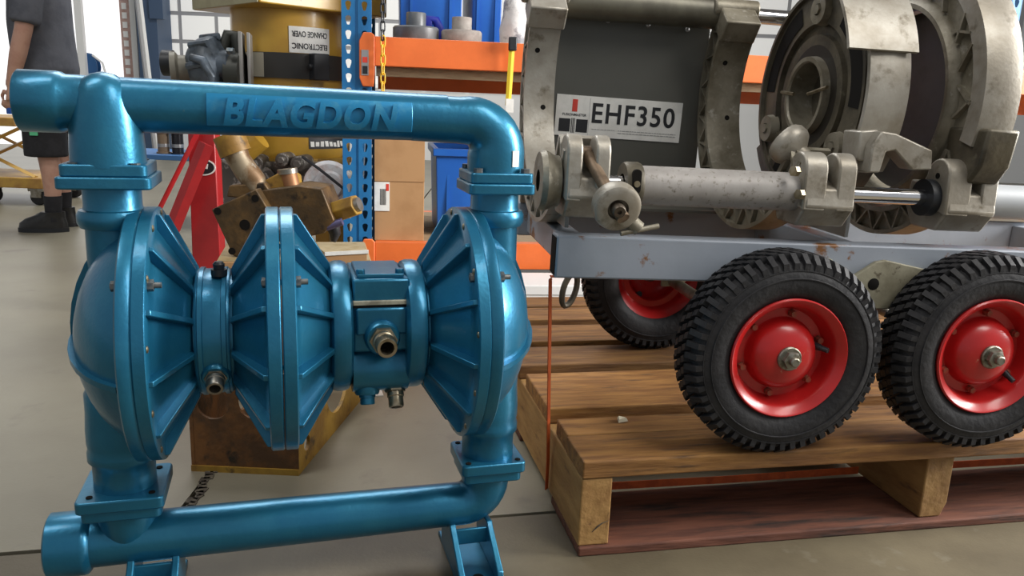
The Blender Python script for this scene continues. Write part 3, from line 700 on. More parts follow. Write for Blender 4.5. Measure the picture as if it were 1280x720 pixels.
# open swing bolt with its round knob nut, hanging towards the front
pv = V((X1+.008, TBY-.012, TZ+.056)); kc = mf.atb(770, 257, .028); 
dv = (kc-pv).normalized(); sbm = MB(); sbm.cyl(tuple(pv), tuple(kc+dv*.030), .0115, n=16); sbm.lathe([(0, .012), (.03, .012)], 16, AX(pv-V((.022, 0, 0)), (1, 0, 0)))
sw1 = sbm.build('swing_bolt', mat('rusty_swing_bolt', (.20, .14, .09), .5, .5, (.12, .08, .05), 40), mach)
MB().lathe([(-.034, .0), (-.034, .022), (-.012, .024), (-.012, .0)], 24, AX(kc, dv)).build('bolt_collar', alud, sw1)
fd = (mf.i.to_3x3() @ (-ray(785, 265))).normalized()*.55+dv*.45
kA = AX(kc, fd)
MB().lathe([(-.016, .018), (-.016, .036), (-.010, .0415), (.008, .0425), (.016, .040), (.019, .035), (.019, .0185), (.010, .017), (.004, .0)], 44, kA).build('knob', alul, sw1)
MB().lathe([(.0, .0125), (.028, .0120), (.031, .010), (.031, .004), (.026, .003), (.026, 0)], 20, kA).build('bolt_end', mat('dark_bolt_end', (.10, .08, .06), .45, .6), sw1)
q = mf.atb(799, 285, .028)
th = MB(); th.cyl((kc.x+.022, kc.y+.004, kc.z-.022), (q.x, q.y, q.z-.002), .014, .013, n=20); th.cyl((q.x-.034, q.y-.004, q.z-.010), (q.x+.036, q.y+.004, q.z+.004), .0048, n=10)
th.build('tee_screw', alu, sw1)
# second swing bolt, lying back over the middle lug
pv = V((.082, TBY-.012, TZ+.034)); kc = mf.atb(987, 181, .18); dv = (kc-pv).normalized()
s2m = MB(); s2m.cyl(tuple(pv), tuple(kc), .0115, n=16); sw2 = s2m.build('swing_bolt', alu, mach)
MB().lathe([(-.046, 0), (-.046, .017), (-.028, .018), (-.020, .028), (-.012, .038), (-.004, .0415), (.008, .0415), (.016, .037), (.019, .026), (.019, 0)], 36, AX(kc, dv)).build('knob', alul, sw2)
hxm = MB().lathe([(0, .010), (.010, .010), (.010, 0)], 6, AX((0, 0, 0), (-1, -.4, 0))).mesh('hex_bolt', brass)
for px_, py_ in ((1002, 243), (996, 214)):
    q = mf.atb(px_, py_, .085); link('hex_bolt', hxm, mach, tuple(q))

# ================================================================== FACING TOOL standing between the clamps
XF = .178
ftw = mf.m @ V((XF, CB, 0))
ft = thing('facing_tool', 'round cast facing tool with hollow hub and curved outer guard between the ring clamps', 'tool', tuple(ftw), (0, TILT, TYAW))
Fm = M.Translation((0, 0, CZ))
fd_ = MB(); fd_.lathe([(.03, .0), (.03, .075), (-.012, .075), (-.014, .128), (-.004, .130), (-.004, .150), (-.016, .152), (-.016, .214), (-.024, .216), (-.024, .224), (.03, .226), (.04, .20), (.04, 0)], 72, Fm)
fdo = fd_.build('cutter_disc', alud, ft, ang=30)
MB().lathe([(-.030, .073), (-.030, .082), (.0, .085), (.03, .085), (.03, .070), (-.026, .070), (-.030, .073)], 56, Fm).build('hub_tube', alu, fdo, ang=30)
MB().lathe([(-.013, .128), (-.0135, .082)], 56, Fm).build('hub_recess', mat('recess_black', (.022, .018, .013), .5, .3), fdo)  # flat near-black ring drawn for the recess round the hub
for k in range(3):
    t = R(95+120*k); m_ = MB()
    m_.lathe([(-.030, .012), (-.030, .03), (-.01, .034)], 24, M.Translation((0, .178*cos(t), CZ+.178*sin(t)))); m_.lathe([(-.032, .013), (-.024, .013), (-.034, .011), (-.034, 0)], 6, M.Translation((0, .178*cos(t), CZ+.178*sin(t))))
    m_.build('boss', alu, fdo)
    t += R(60); m2 = MB()
    prof = [(-.0175, .165), (-.0175, .205)]
    m2.lathe(prof, 16, Fm, a0=t-R(32), a1=t+R(32)); m2.build('slot', gap_dark, fdo)
for dg, L in ((170, .075), (5, .055)):
    t = R(dg); MB().cyl((-.03, .10*cos(t), CZ+.10*sin(t)), (-.03, (.10-L)*cos(t)*.9, CZ+(.1-L)*sin(t)*.9), .004, n=8).build('pin', brass, fdo)
gb = MB(); gb.lathe([(-.034, .246), (.050, .246), (.050, .254), (.012, .260), (-.034, .256)], 24, Fm, True, R(160), R(214)); gb.build('outer_band', alul, ft, ang=25)
gs = MB(); gs.lathe([(-.085, .262), (.055, .262), (.055, .270), (-.085, .270)], 24, Fm, True, R(92), R(162)); gs.build('guard', alul, ft, ang=25)
gi = MB(); gi.lathe([(-.02, .205), (.035, .205), (.035, .25), (-.02, .25)], 24, Fm, True, R(200), R(330)); gi.build('lower_support', alud, ft, ang=25)
ftf = Fr(tuple(ftw), TYAW, TILT)
h0, h1, h2, h3 = [ftf.atb(*p, -.26) for p in ((1102, 165), (1150, 178), (1166, 205), (1095, 212))]
gr_ = MB()
HPX = [(1103, 164), (1121, 167), (1166, 188), (1165, 212), (1141, 213), (1119, 188), (1108, 190), (1100, 216), (1086, 216), (1091, 182)]
hv = [ftf.atb(x, y, -.285) for x, y in HPX]; kk = len(hv)
gr_.add([tuple(p) for p in hv]+[(p.x, p.y+.045, p.z) for p in hv], [tuple(range(kk)), tuple(reversed(range(kk, 2*kk)))]+[(i, i+kk, (i+1) % kk+kk, (i+1) % kk) for i in range(kk)])
hv = [ftf.atb(x, y, -.262) for x, y in ((1076, 164), (1098, 162), (1103, 178), (1098, 206), (1072, 200))]; kk = len(hv)
gr_.add([tuple(p) for p in hv]+[(p.x, p.y+.06, p.z) for p in hv], [tuple(range(kk)), tuple(reversed(range(kk, 2*kk)))]+[(i, i+kk, (i+1) % kk+kk, (i+1) % kk) for i in range(kk)])
gr_.build('handle', alul, ft, bev=.003, ang=50)

# ================================================================== PALLET RACK behind
RY = 3.05; RYAW = R(9)
ro = atY(447, 302, RY); rk_o = (ro.x, ro.y, 0)
rack = thing('pallet_rack', 'pallet rack with blue punched uprights and orange beams behind the pump', 'rack', rk_o, (0, 0, RYAW))
rf = Fr(rk_o, RYAW)
ZL = rf.atb(465, 302, 0).z; ZU = rf.atb(480, 46, 0).z      # tops of lower and upper front beams
BH = ZU-rf.atb(480, 83, 0).z
DEP = .90; BAY = 2.62
def upright_mesh():
    mb = MB(); wd = .104; pitch = .0507; H = 2.3; n = int(H/pitch)
    def cell(x0, x1, z0, z1):
        cx, cz = (x0+x1)/2, (z0+z1)/2
        inner = [(cx+dx, cz+dz) for dx, dz in ((-.010, .012), (-.004, .0165), (.004, .0165), (.010, .012), (.010, .003), (.004, -.015), (-.004, -.015), (-.010, .003))]
        outer = [(x0, cz+.012), (cx-.006, z1), (cx+.006, z1), (x1, cz+.012), (x1, cz-.006), (cx+.006, z0), (cx-.006, z0), (x0, cz-.006)]
        ou = [(x0, cz+.006), (x0, z1), (x1, z1), (x1, cz+.006), (x1, cz-.006), (x1, z0), (x0, z0), (x0, cz-.006)]
        vs = [(x, 0, z) for x, z in ou]+[(x, 0, z) for x, z in inner]+[(x, .003, z) for x, z in inner]
        fs = [(i, (i+1) % 8, 8+(i+1) % 8, 8+i) for i in range(8)]+[(8+i, 8+(i+1) % 8, 16+(i+1) % 8, 16+i) for i in range(8)]
        mb.add(vs, fs)
    for k in range(n):
        z = k*pitch
        cell(-.052, -.006, z, z+pitch); cell(.006, .052, z, z+pitch)
    mb.bx(-.006, .006, .004, .010, 0, n*pitch); 
    for s in (-1, 1):
        mb.bx(s*.052-.0015, s*.052+.0015, 0, .07, 0, n*pitch)
        mb.bx(s*.006-.001, s*.006+.001, 0, .006, 0, n*pitch)
    return mb.mesh('upright', rackblue, smooth=False)
um = upright_mesh()
for x in (0, BAY):
    link('upright', um, rack, (x, 0, 0)); link('upright', um, rack, (x, DEP+.0, 0), (0, 0, pi))
    for k in ((0,) if x == 0 else (0, 1, 2)):
        z = .35+k*.62; MB().tube([(x, .07, z), (x, DEP-.07, z+.35)], .014, 8).build('brace', rackblue, rack)
for b0, nm in ((-.012, 0), (DEP-.038, 1)):
    for zt in (ZL, ZU):
        for x0, x1 in ((.066, BAY-.066), (BAY+.066, BAY*2-.066)):
            MB().bx(x0, x1, b0, b0+.05, zt-BH-(.075 if nm and zt > .6 else 0), zt).build('beam', orange, rack, bev=.003)
MB().bx(.07, BAY-.07, .045, .09, ZU-BH-.034, ZU-.021).build('timber_batten', shelfw, rack, smooth=False)
if True:
    for zt in (ZL, ZU):
        ztop = zt+.012; zbt = zt-BH-.075
        br = MB(); br.prism([(.010, zbt+.03), (.022, zbt), (.062, zbt), (.066, zbt+.05), (.066, ztop-.01), (.055, ztop), (.025, ztop), (.010, ztop-.03)], 1, -.016, -.0035)
        bo = br.build('beam_bracket', orange, rack, bev=.003)
        if zt == ZU:
            MB().bx(.018, .044, -.018, -.0165, zt-BH-.035, zt-.05).build('label', silver, bo)
            MB().bx(.022, .040, -.019, -.0182, zt-BH+.01, zt-.075).build('print', inkr, bo); MB().bx(.022, .040, -.019, -.0182, zt-BH-.030, zt-BH-.002).build('print', ink, bo)
for zt, hh in ((ZL, .018), (ZU, .016)):
    for k in range(5):
        for x0, x1 in ((.06, BAY-.06), (BAY+.06, BAY*2-.07)):
            MB().bx(x0, x1, .045+k*.165, .045+k*.165+.158, zt-.020, zt-.001).build('shelf_board', shelfw, rack, smooth=False)
def rthing(name, label, cat, b, px, py, z=None):
    q = rf.atb(px, py, b); p = rf.m @ V((q.x, b, q.z if z is None else z)); return p, q
# cardboard box on the lower shelf
def box_from_px(x0, x1, y0, b, depth, zbase):
    q0, q1 = rf.atb(x0, y0, b), rf.atb(x1, y0, b); h = (q0.z+q1.z)/2-zbase
    return q0.x, q1.x, b, b+depth, zbase, zbase+h
x0, x1, b0, b1, z0, z1 = box_from_px(468, 531, 182, .03, .30, ZL-.001+.001)
x0 = max(x0, .058)
pw = rf.m @ V(((x0+x1)/2, (b0+b1)/2, z0))
cb = thing('cardboard_box', 'tall brown cardboard box with white shipping label on the lower rack shelf', 'box', tuple(pw), (0, 0, RYAW))
dx, dy, dz = (x1-x0)/2, (b1-b0)/2, z1-z0+.02
MB().bx(-dx, dx, -dy, dy, 0, dz*.60).build('carton', card, cb, bev=.002)
MB().bx(-dx, dx, -dy-.003, -dy+.001, dz*.595, dz).build('flap', card, cb, bev=.001)
MB().bx(-dx, dx, dy-.003, dy+.001, dz*.60, dz).build('flap', card, cb, bev=.001)
MB().prism([(-dy, dz*.6), (dy, dz*.6), (dy, dz*.98), (-dy+.02, dz)], 0, dx-.002, dx+.001).build('flap', cardd, cb)
o = MB().bx(-dx, -dx+.058, -dy-.0035, -dy-.0015, dz*.30, dz*.60-.005).build('shipping_label', white, cb, smooth=False)
for k in range(6): MB().bx(-dx+.022+k*.004, -dx+.024+k*.004, -dy-.0042, -dy-.0034, dz*.36, dz*.52).build('print', ink, o)
MB().bx(-dx+.044, -dx+.055, -dy-.0042, -dy-.0034, dz*.5, dz*.57).build('print', inkr, o)
# blue bin beside it
def tub(name, label, cat, x0, x1, b0, b1, z0, h, mt, taper=.05, rim=True, group=None):
    p = rf.m @ V(((x0+x1)/2, (b0+b1)/2, z0)); t = thing(name, label, cat, tuple(p), (0, 0, RYAW), group)
    dx, dy = (x1-x0)/2, (b1-b0)/2; k = 1-taper; mb = MB()
    P = [(-dx*k, -dy*k, 0), (dx*k, -dy*k, 0), (dx*k, dy*k, 0), (-dx*k, dy*k, 0), (-dx, -dy, h), (dx, -dy, h), (dx, dy, h), (-dx, dy, h)]
    q = .012; I = [(-dx*k+q, -dy*k+q, q), (dx*k-q, -dy*k+q, q), (dx*k-q, dy*k-q, q), (-dx*k+q, dy*k-q, q), (-dx+q, -dy+q, h), (dx-q, -dy+q, h), (dx-q, dy-q, h), (-dx+q, dy-q, h)]
    mb.add(P+I, [(3, 2, 1, 0), (0, 1, 5, 4), (1, 2, 6, 5), (2, 3, 7, 6), (3, 0, 4, 7), (8, 9, 10, 11), (12, 13, 9, 8), (13, 14, 10, 9), (14, 15, 11, 10), (15, 12, 8, 11), (4, 5, 13, 12), (5, 6, 14, 13), (6, 7, 15, 14), (7, 4, 12, 15)])
    mb.build('body', mt, t, bev=.004)
    r_ = MB()
    for (a0, a1, c0, c1) in ((-dx-.012, dx+.012, -dy-.012, -dy+.003), (-dx-.012, dx+.012, dy-.003, dy+.012), (-dx-.012, -dx+.003, -dy, dy), (dx-.003, dx+.012, -dy, dy)):
        r_.bx(a0, a1, c0, c1, h-.03, h)
    r_.build('rim', mt, t, bev=.003)
    rb_ = MB().bx(-.006, .006, -.006, .006, 0, h*.86).mesh('rib', mt)
    for sx in (-.62, .62): link('rib', rb_, t, (dx*sx, -dy*(k+.02)-.002, .02), (-.04*0, 0, 0))
    return t
x0, x1 = rf.atb(541, 240, .16).x, rf.atb(592, 240, .16).x
zt = rf.atb(560, 186, .16).z
tub('blue_bin', 'blue plastic bin beside the cardboard box on the lower rack shelf', 'bin', x0+.01, x1+.12, .16, .60, ZL, zt-ZL, bluep, .08)
# upper shelf: two blue totes, two pipe fittings, white bag
xa, xb, xc = rf.atb(499, 30, .32).x, rf.atb(584, 30, .32).x, rf.atb(630, 30, .32).x
tub('blue_tote', 'large blue plastic tote behind the black pipe fitting on the upper shelf', 'tote', xa, xb-.02, .32, .80, ZU, .34, bluep, .04)
tub('blue_tote', 'narrow blue plastic tote beside the white bag on the upper shelf', 'tote', xb+.02, xc-.01, .32, .80, ZU, .34, bluep, .04)
def fitting_obj(px0, px1, pxs0, pxs1, ytop, ymid, mt, name, label):
    b = .09; l = rf.atb(px0, 46, b); r_ = rf.atb(px1, 46, b); R1 = (r_.x-l.x)/2; s0 = rf.atb(pxs0, 30, b); s1 = rf.atb(pxs1, 30, b); R2 = (s1.x-s0.x)/2
    hm = rf.atb((px0+px1)/2, ymid, b).z-ZU; ht = rf.atb((px0+px1)/2, ytop, b).z-ZU
    p = rf.m @ V(((l.x+r_.x)/2, b+R1*.3, ZU)); t = thing(name, label, 'pipe fitting', tuple(p))
    m1 = MB(); vlathe(m1, [(0, R1*.6), (0, R1*.98), (.004, R1), (hm-.006, R1), (hm, R1*.94), (hm, R2*.5)], 0); m1.build('flange_cap', mt, t)
    m2 = MB(); vlathe(m2, [(hm-.002, R2), (ht-.003, R2), (ht, R2*.95), (ht, R2*.8), (hm, R2*.78)], 0); m2.build('spigot', mt, t)
fitting_obj(491, 549, 507, 532, 15, 33, greyplas, 'flanged_spigot', 'black flanged plastic pipe cap standing on the orange beam')
fitting_obj(552, 603, 565, 590, 21, 38, greyconc, 'flanged_spigot', 'dusty grey flanged pipe cap standing on the orange beam')
q = rf.atb(540, 30, .11); p = rf.m @ V((q.x, .15, ZU+.075))
p0 = rf.m @ V((rf.atb(535, 30, .2).x, .20, ZU))
o = MB().tube([(0, 0, .004), (.0, 0, .05), (.004, 0, .09), (.03, 0, .085), (.045, 0, .055), (.05, 0, .004)], [(.018, .010)]*6, 10).build('blue_strap_loop', mat('deep_blue_webbing', (.01, .02, .30), .5), None, tuple(p0+V((0, 0, .0))), (0, 0, RYAW)); tag(o, 'dark blue webbing loop lying behind the black pipe cap', 'strap')
q = rf.atb(640, 30, .10); bgm = MB(); 
zt_ = rf.atb(643, -6, .1).z-ZU
bgm.tube([(0, 0, .0), (.0, .0, zt_*.3), (.004, .0, zt_*.6), (-.002, 0, zt_*.85), (0, 0, zt_+.06)], [(.052, .05), (.056, .055), (.048, .05), (.040, .04), (.015, .02)], 18)
o = bgm.build('white_bag', mat('white_bag_plastic', (.62, .61, .6), .5, 0, (.2, .2, .22), 14, (.5, .6), bump=.4, bscale=25), None, tuple(rf.m @ V((q.x+.01, .12, ZU+.001))))
tag(o, 'crumpled white plastic bag beside the blue totes on the upper shelf', 'bag')
# chains hanging at the upright: black steel above, yellow plastic below
lk = []
n_ = 14
for k in range(n_+1):
    a = 2*pi*k/n_; lk.append((.0075*cos(a), 0, .0095*sin(a)+(.0095 if sin(a) > .01 else -.0095 if sin(a) < -.01 else 0)))
def chain(name, label, px, ya, yb, mt, b=-.035, sc=1.0, ):
    top = rf.atb(px, ya, b); bt = rf.atb(px, yb, b); pt_ = rf.m @ V((bt.x, b, bt.z)); n = max(2, int((top.z-bt.z)/(.031*sc)))
    pt_.z += (top.z-bt.z)-n*.031*sc; t = thing(name, label, 'chain', tuple(pt_), (0, 0, RYAW)); me = MB().tube([(x*sc, y, z*sc) for x, y, z in lk], .0026*sc, 8, cap=False).mesh('link', mt)
    for k in range(n): link('link', me, t, (0, 0, .019*sc+k*.031*sc), (0, 0, 0.15 if k % 2 else pi/2-.5))
chain('steel_chain', 'black steel chain hanging in front of the rack beam end', 478.5, -40, 51, black_p)
chain('plastic_chain', 'yellow plastic chain hanging from the black steel chain', 478.5, 47, 150, mat('yellow_plastic', (.80, .46, .02), .45), sc=1.05)
# yellow strip at the far end of the beam with a black clip
p1, p2 = rf.atb(640, 60, -.04), rf.atb(635, 132, -.04)
ys_ = thing('yellow_strip', 'yellow plastic barrier strip with black clip hanging at the orange beam', 'strip', tuple(rf.m @ V((p2.x, -.04, p2.z))), (0, 0, RYAW))
MB().tube([(0, 0, 0), (p1.x-p2.x, 0, p1.z-p2.z)], [(.011, .003)]*2, 4).build('strip', mat('yellow_strip_plastic', (.78, .55, .03), .45), ys_, smooth=False)
MB().box((p1.x-p2.x+.002, 0, p1.z-p2.z+.015), (.03, .02, .05)).build('clip', black_p, ys_, bev=.004)
MB().box((.006, -.004, .0), (.03, .002, .05)).build('paper_tag', white, ys_)
# low white box added to fill the bright patch below the lower beam
q = rf.m @ V((.69, -.20, 0))
wb_ = thing('bright_patch_box', 'added low white box standing in for a bright patch below the lower rack beam', 'carton', (q.x, q.y, 0), (0, 0, RYAW))
MB().bx(-.22, .22, -.11, .11, 0, .17).build('carton', offwhite, wb_, bev=.003); MB().bx(-.222, .222, -.113, .113, .14, .176).build('lid', offwhite, wb_, bev=.003)
# right-hand bay: cartons and a blue crate seen through the clamps
tub('blue_crate', 'blue plastic crate on the lower rack shelf seen below the facing tool handle', 'crate', 1.98, 2.50, .02, .45, ZL, .37, bluep, .05)

# ================================================================== YELLOW MACHINE beside the rack
YM = 3.62
dl, dr = atY(288, 60, YM), atY(425, 80, YM); rD = (dr.x-dl.x)/2; cxD = (dr.x+dl.x)/2
ym = thing('yellow_drum_machine', 'tall yellow drum machine with square head, olive on its left face, beside the blue upright', 'machine', (cxD, YM+.05, 0))
zt1 = atY(350, 14, YM-.1).z; zl = atY(390, 194, YM-.2).z; zs = atY(390, 172, YM-.2).z
dm = MB(); vlathe(dm, [(zl+.16, .05), (zl+.16, rD), (zt1+.06, rD)], 0, 0, 56); dm.build('drum', yel, ym)
tk = MB(); vlathe(tk, [(zl-.02, .05), (zl-.02, rD*1.06), (zl+.01, rD*1.10), (zl+.15, rD*1.10), (zl+.17, rD*1.0)], 0, 0, 56); tko = tk.build('lower_tank', yel, ym)
rm_ = MB(); vlathe(rm_, [(zl-.045, rD*.9), (zl-.045, rD*1.13), (zl-.018, rD*1.13), (zl-.018, rD*.9)], 0, 0, 56); rm_.build('tank_rim', rust_y, ym)
hd = MB(); hb0 = atY(250, 26, YM-.20).z; hx = rD*1.34
hn = atY(324, 3, YM+.05-.424); hb0 = hn.z; hxc = hn.x-cxD
hd.box((hxc, 0, hb0+.20), (.60, .60, .40), (0, 0, R(45))); hdo = hd.build('square_head', yel, ym, bev=.006)
MB().box((hxc-.2135, -.2135, hb0+.20), (.585, .006, .395), (0, 0, R(-45))).build('olive_face', yel_dull, hdo)
# thin olive plate over the head's left face; the box beneath is yellow
def on_drum(px, py, rr=1.0):
    # direction from drum axis on its surface
    d = ray(px, py); o = V((0, 0, CAMH)); c = V((cxD, YM+.05)); a = d.x*d.x+d.y*d.y; b = 2*(d.x*(o.x-c.x)+d.y*(o.y-c.y)); cc = (o.x-c.x)**2+(o.y-c.y)**2-(rD*rr)**2
    t = (-b-math.sqrt(max(0, b*b-4*a*cc)))/(2*a); p = o+d*t; return math.atan2(p.y-c.y, p.x-c.x), p.z
VM = M(((0, 1, 0, 0), (0, 0, 1, 0), (1, 0, 0, 0), (0, 0, 0, 1)))
def patch(mb, t0, t1, z0, z1, r0, r1, n=14): mb.lathe([(z0, r0), (z0, r1), (z1, r1), (z1, r0)], n, VM, True, t0, t1)
ta, za = on_drum(310, 68); tb, zb_ = on_drum(421, 98)
_, zh = on_drum(360, 66); _, zlw = on_drum(360, 98)
bd = MB(); patch(bd, ta, tb+.25, zlw, zh, rD+.001, rD+.010, 24); bdo = bd.build('band_clamp', mat('dark_strap_steel', (.045, .043, .04), .45, .4), ym)
tq, zq = on_drum(395, 80); b3 = MB(); b3.box((cos(tq)*(rD+.025), sin(tq)*(rD+.025), (zh+zlw)/2), (.05, .07, (zh-zlw)*1.05), (0, 0, tq)); b3.cyl((cos(tq-.18)*(rD+.03), sin(tq-.18)*(rD+.03), (zh+zlw)/2), (cos(tq+.18)*(rD+.03), sin(tq+.18)*(rD+.03), (zh+zlw)/2), .012, n=10); b3.build('clamp_bolt', black_p, bdo, bev=.004)
tg0, _ = on_drum(306, 80); tg1, _ = on_drum(331, 80); b4 = MB(); patch(b4, tg0, tg1, zlw+.003, zh-.003, rD+.002, rD+.012, 8); b4.build('clamp_pad', mat('pad_grey', (.33, .31, .25), .5), bdo)
# inverted label: the lettering stands on its head
t0, z0 = on_drum(361, 45); t1, z1 = on_drum(411, 50); tm_ = (t0+t1)/2; hl = .105; wl_ = (t1-t0)*rD; zc_ = z0-.012
lb = MB(); patch(lb, t0, t1, zc_-hl/2, zc_+hl/2, rD+.0005, rD+.002, 12); lbo = lb.build('label', white, ym)
for txt, dz in (('ELECTRONIC', -.024), ('CHANGE OVER', .024)):
    me = text_mesh(txt, .032, .0004, ink, offset=.0006); xs = [v.co.x for v in me.vertices]; kx = wl_*.86/(max(xs)-min(xs))
    for v in me.vertices:
        a = tm_-v.co.x*kx/rD; rr = rD+.0028+v.co.z; v.co = (rr*cos(a), rr*sin(a), zc_+dz-v.co.y)
    link('lettering', me, lbo)
# black plate with white marks low on the tank
rT = rD*1.10
t0, z0 = on_drum(386, 178, 1.1); t1, z1 = on_drum(428, 178, 1.1)
l2 = MB(); patch(l2, t0, t1, z0-.028, z0+.05, rT+.0005, rT+.002, 12); l2o = l2.build('black_plate', ink, ym)
for k in range(8):
    a = t0+(t1-t0)*(.08+.84*k/7); MB().box((cos(a)*(rT+.003), sin(a)*(rT+.003), z0-.008+random.uniform(-.004, .004)), (.002, .016, random.uniform(.018, .028)), (0, random.uniform(-.3, .3), a)).build('print', white, l2o, smooth=False)
# bracket plate and the dark gear housing on the drum's side
bpx = atY(301, 80, YM-.15)
MB().box((atY(299, 60, YM-.35).x-cxD, -.37, atY(301, 80, YM-.35).z), (.014, .16, .24), (0, 0, .25)).build('bracket_plate', mat('bracket_grey', (.34, .33, .31), .45, .4), ym, bev=.002)
MB().box((atY(305, 60, YM-.35).x-cxD, -.33, atY(301, 80, YM-.35).z), (.012, .16, .24), (0, 0, .25)).build('bracket_plate', mat('bracket_grey', (.34, .33, .31)), ym, bev=.002)
gh = MB(); gdk = mat('gear_housing_grey', (.10, .125, .155), .42, .3, (.05, .06, .07), 14)
gc = atY(262, 84, YM-.35); gl = V((gc.x-cxD, -.40, gc.z)); Ag = AX(gl, (1, -.25, .12))
gh.lathe([(-.055, .0), (-.055, .055), (-.042, .095), (-.01, .113), (.03, .117), (.05, .11), (.06, .085), (.07, .06), (.11, .055), (.11, 0)], 32, Ag)
for k in range(8):
    a = 2*pi*k/8; gh.lathe([(-.02, .014), (.06, .014), (.06, 0)], 8, Ag @ M.Translation((0, 0.112*cos(a), 0.112*sin(a))))
gho = gh.build('gear_housing', gdk, ym)
g2 = MB(); A2 = AX(gl+V((-.10, -.05, -.015)), (-1, -.35, -.05)); g2.lathe([(-.10, .055), (.0, .055), (.01, .068), (.03, .068), (.032, .05), (.01, .045), (.01, 0)], 28, A2); g2.build('inlet_spout', mat('spout_grey', (.16, .15, .12), .5, .3), gho)
g3 = MB(); g3.lathe([(-.02, .05), (.02, .05), (.02, .03), (.0, .028), (0, 0)], 24, AX(gl+V((-.17, .02, .01)), (-1, -.1, 0))); g3.build('end_cap', black_p, gho)
g4 = MB(); g4.tube([gl+V((-.02, -.13, .03)), gl+V((.03, -.145, .02)), gl+V((.06, -.14, -.04)), gl+V((.05, -.13, -.08))], [.014, .018, .016, .012], 10); g4.build('casting_lug', gdk, gho)
g5 = MB(); g5.tube([gl+V((.05, .02, .07)), gl+V((.075, .02, .13)), gl+V((.10, .02, .13)), gl+V((.115, .02, .05))], .024, 12); g5.tube([gl+V((.08, .0, -.02)), gl+V((.135, .0, -.02))], .085, 16); g5.build('coupling', mat('coupling_dark', (.04, .042, .035), .45, .3), gho)
for dz in (.06, -.075): MB().tube([gl+V((.105, -.09, dz)), gl+V((.13, -.09, dz))], .014, 6).build('nut', bolt_m, gho)
# legs and wheel of the yellow machine
for sx in (-1, 1):
    for sy in (-1, 1): MB().box((sx*rD*.8, sy*rD*.8, (zl-.04)/2), (.06, .06, zl-.04)).build('leg', yel, ym, bev=.003)
wq = atY(411, 232, YM-.40); wl2 = V((wq.x-cxD, -.45, wq.z)); Aw = AX(wl2, (.25, -1, .1))
pw_ = MB(); pw_.lathe([(-.03, .0), (-.03, .095), (.0, .10), (.01, .085), (.006, .06), (.02, .05), (.02, .02), (.012, 0)], 36, Aw); pw_.build('white_pulley', mat('white_pulley_paint', (.62, .63, .65), .4, .1, (.5, .42, .4), 20), ym)
MB().tube([wl2+V((0, .02, 0)), wl2+V((-.05, .32, .02))], .02, 10).build('pulley_shaft', steel, ym)
cw = [atY(378, 196, YM-.42), atY(400, 212, YM-.46), atY(430, 236, YM-.46)]
MB().tube([p-V((cxD, YM+.05, 0)) for p in cw], .006, 8).build('cable', black_p, ym)
eng = MB()
for (px_, py_, r_, d_) in ((318, 205, .035, -.36), (352, 200, .028, -.36), (372, 205, .032, -.36), (362, 222, .035, -.33), (330, 222, .045, -.33), (388, 222, .03, -.33)):
    p = atY(px_, py_, YM+.05+d_)-V((cxD, YM+.05, 0)); eng.cyl(p, p+V((.0, .15, .0)), r_, n=14); eng.cyl(p+V((0, -.02, 0)), p, r_*.6, n=6)
eng.bx(-rD*.9, rD*.9, -.30, .2, .30, zl-.03)
eng.build('engine_block', mat('engine_dark', (.10, .09, .08), .5, .3, (.35, .33, .3), 16, (.55, .62)), ym, bev=.004)
MB().cyl(atY(306, 188, YM-.33)-V((cxD, YM+.05, 0)), atY(325, 172, YM-.33)-V((cxD, YM+.05, 0)), .05, n=18).build('filter_can', yel, ym)
o = None

# ================================================================== RED STAND
rs = atY(236, 322, 2.95); gz_ = atZ(252, 405, 0)
RYs = 2.95
rd = thing('red_stand', 'red painted steel stand with sloping braces and an oval badge', 'stand', (atY(258, 300, RYs).x, RYs, 0))
ox = atY(258, 300, RYs).x
def rp(px, py, dy=0): p = atY(px, py, RYs+dy); return (p.x-ox, dy, p.z)
a, b, c, d_ = rp(238, 150), rp(271, 150), rp(273, 330), rp(240, 330)
lean_ = MB(); e0 = V(c)-V(b); k = -(-c[2])/e0.z
bt1 = (c[0]+.02, 0, .0); bt0 = (d_[0]+.01, 0, 0)
lean_.prism([(a[0], a[2]), (b[0], b[2]), (bt1[0], 0), (bt0[0], 0)], 1, -.03, .03); post = lean_.build('post', redp, rd, bev=.004)
for (p, q_, dy) in (((250, 160), (199, 262), -.06), ((258, 180), (225, 262), -.10)):
    u, v = V(rp(*p, dy)), V(rp(*q_, dy)); t = (v.z-.0)/(u.z-v.z); foot = v+(v-u)*t
    foot.z = .0; MB().tube([u, v, foot], [(.028, .008)]*3, 4).build('brace', redp, rd, smooth=False)
MB().bx(-.34, .12, -.14, .05, 0, .03).build('base', redp, rd, bev=.003)
bq = rp(254, 209, -.031); bd_ = MB(); 
bd_.add([(.046*cos(2*pi*k/24), 0, .030*sin(2*pi*k/24)) for k in range(24)]+[(.046*cos(2*pi*k/24), -.002, .030*sin(2*pi*k/24)) for k in range(24)], [tuple(range(24, 48))]+[(k, (k+1) % 24, 24+(k+1) % 24, 24+k) for k in range(24)])
bo = bd_.build('badge_rim', white, rd, bq)
bd2 = MB().add([(.041*cos(2*pi*k/24), -.0025, .025*sin(2*pi*k/24)) for k in range(24)], [tuple(range(24))]); bd2.build('badge', ink, bo)
for k in range(3): MB().box((-.016+k*.015, -.004, .004), (.009, .001, .018), (0, .2, 0)).build('print', white, bo)

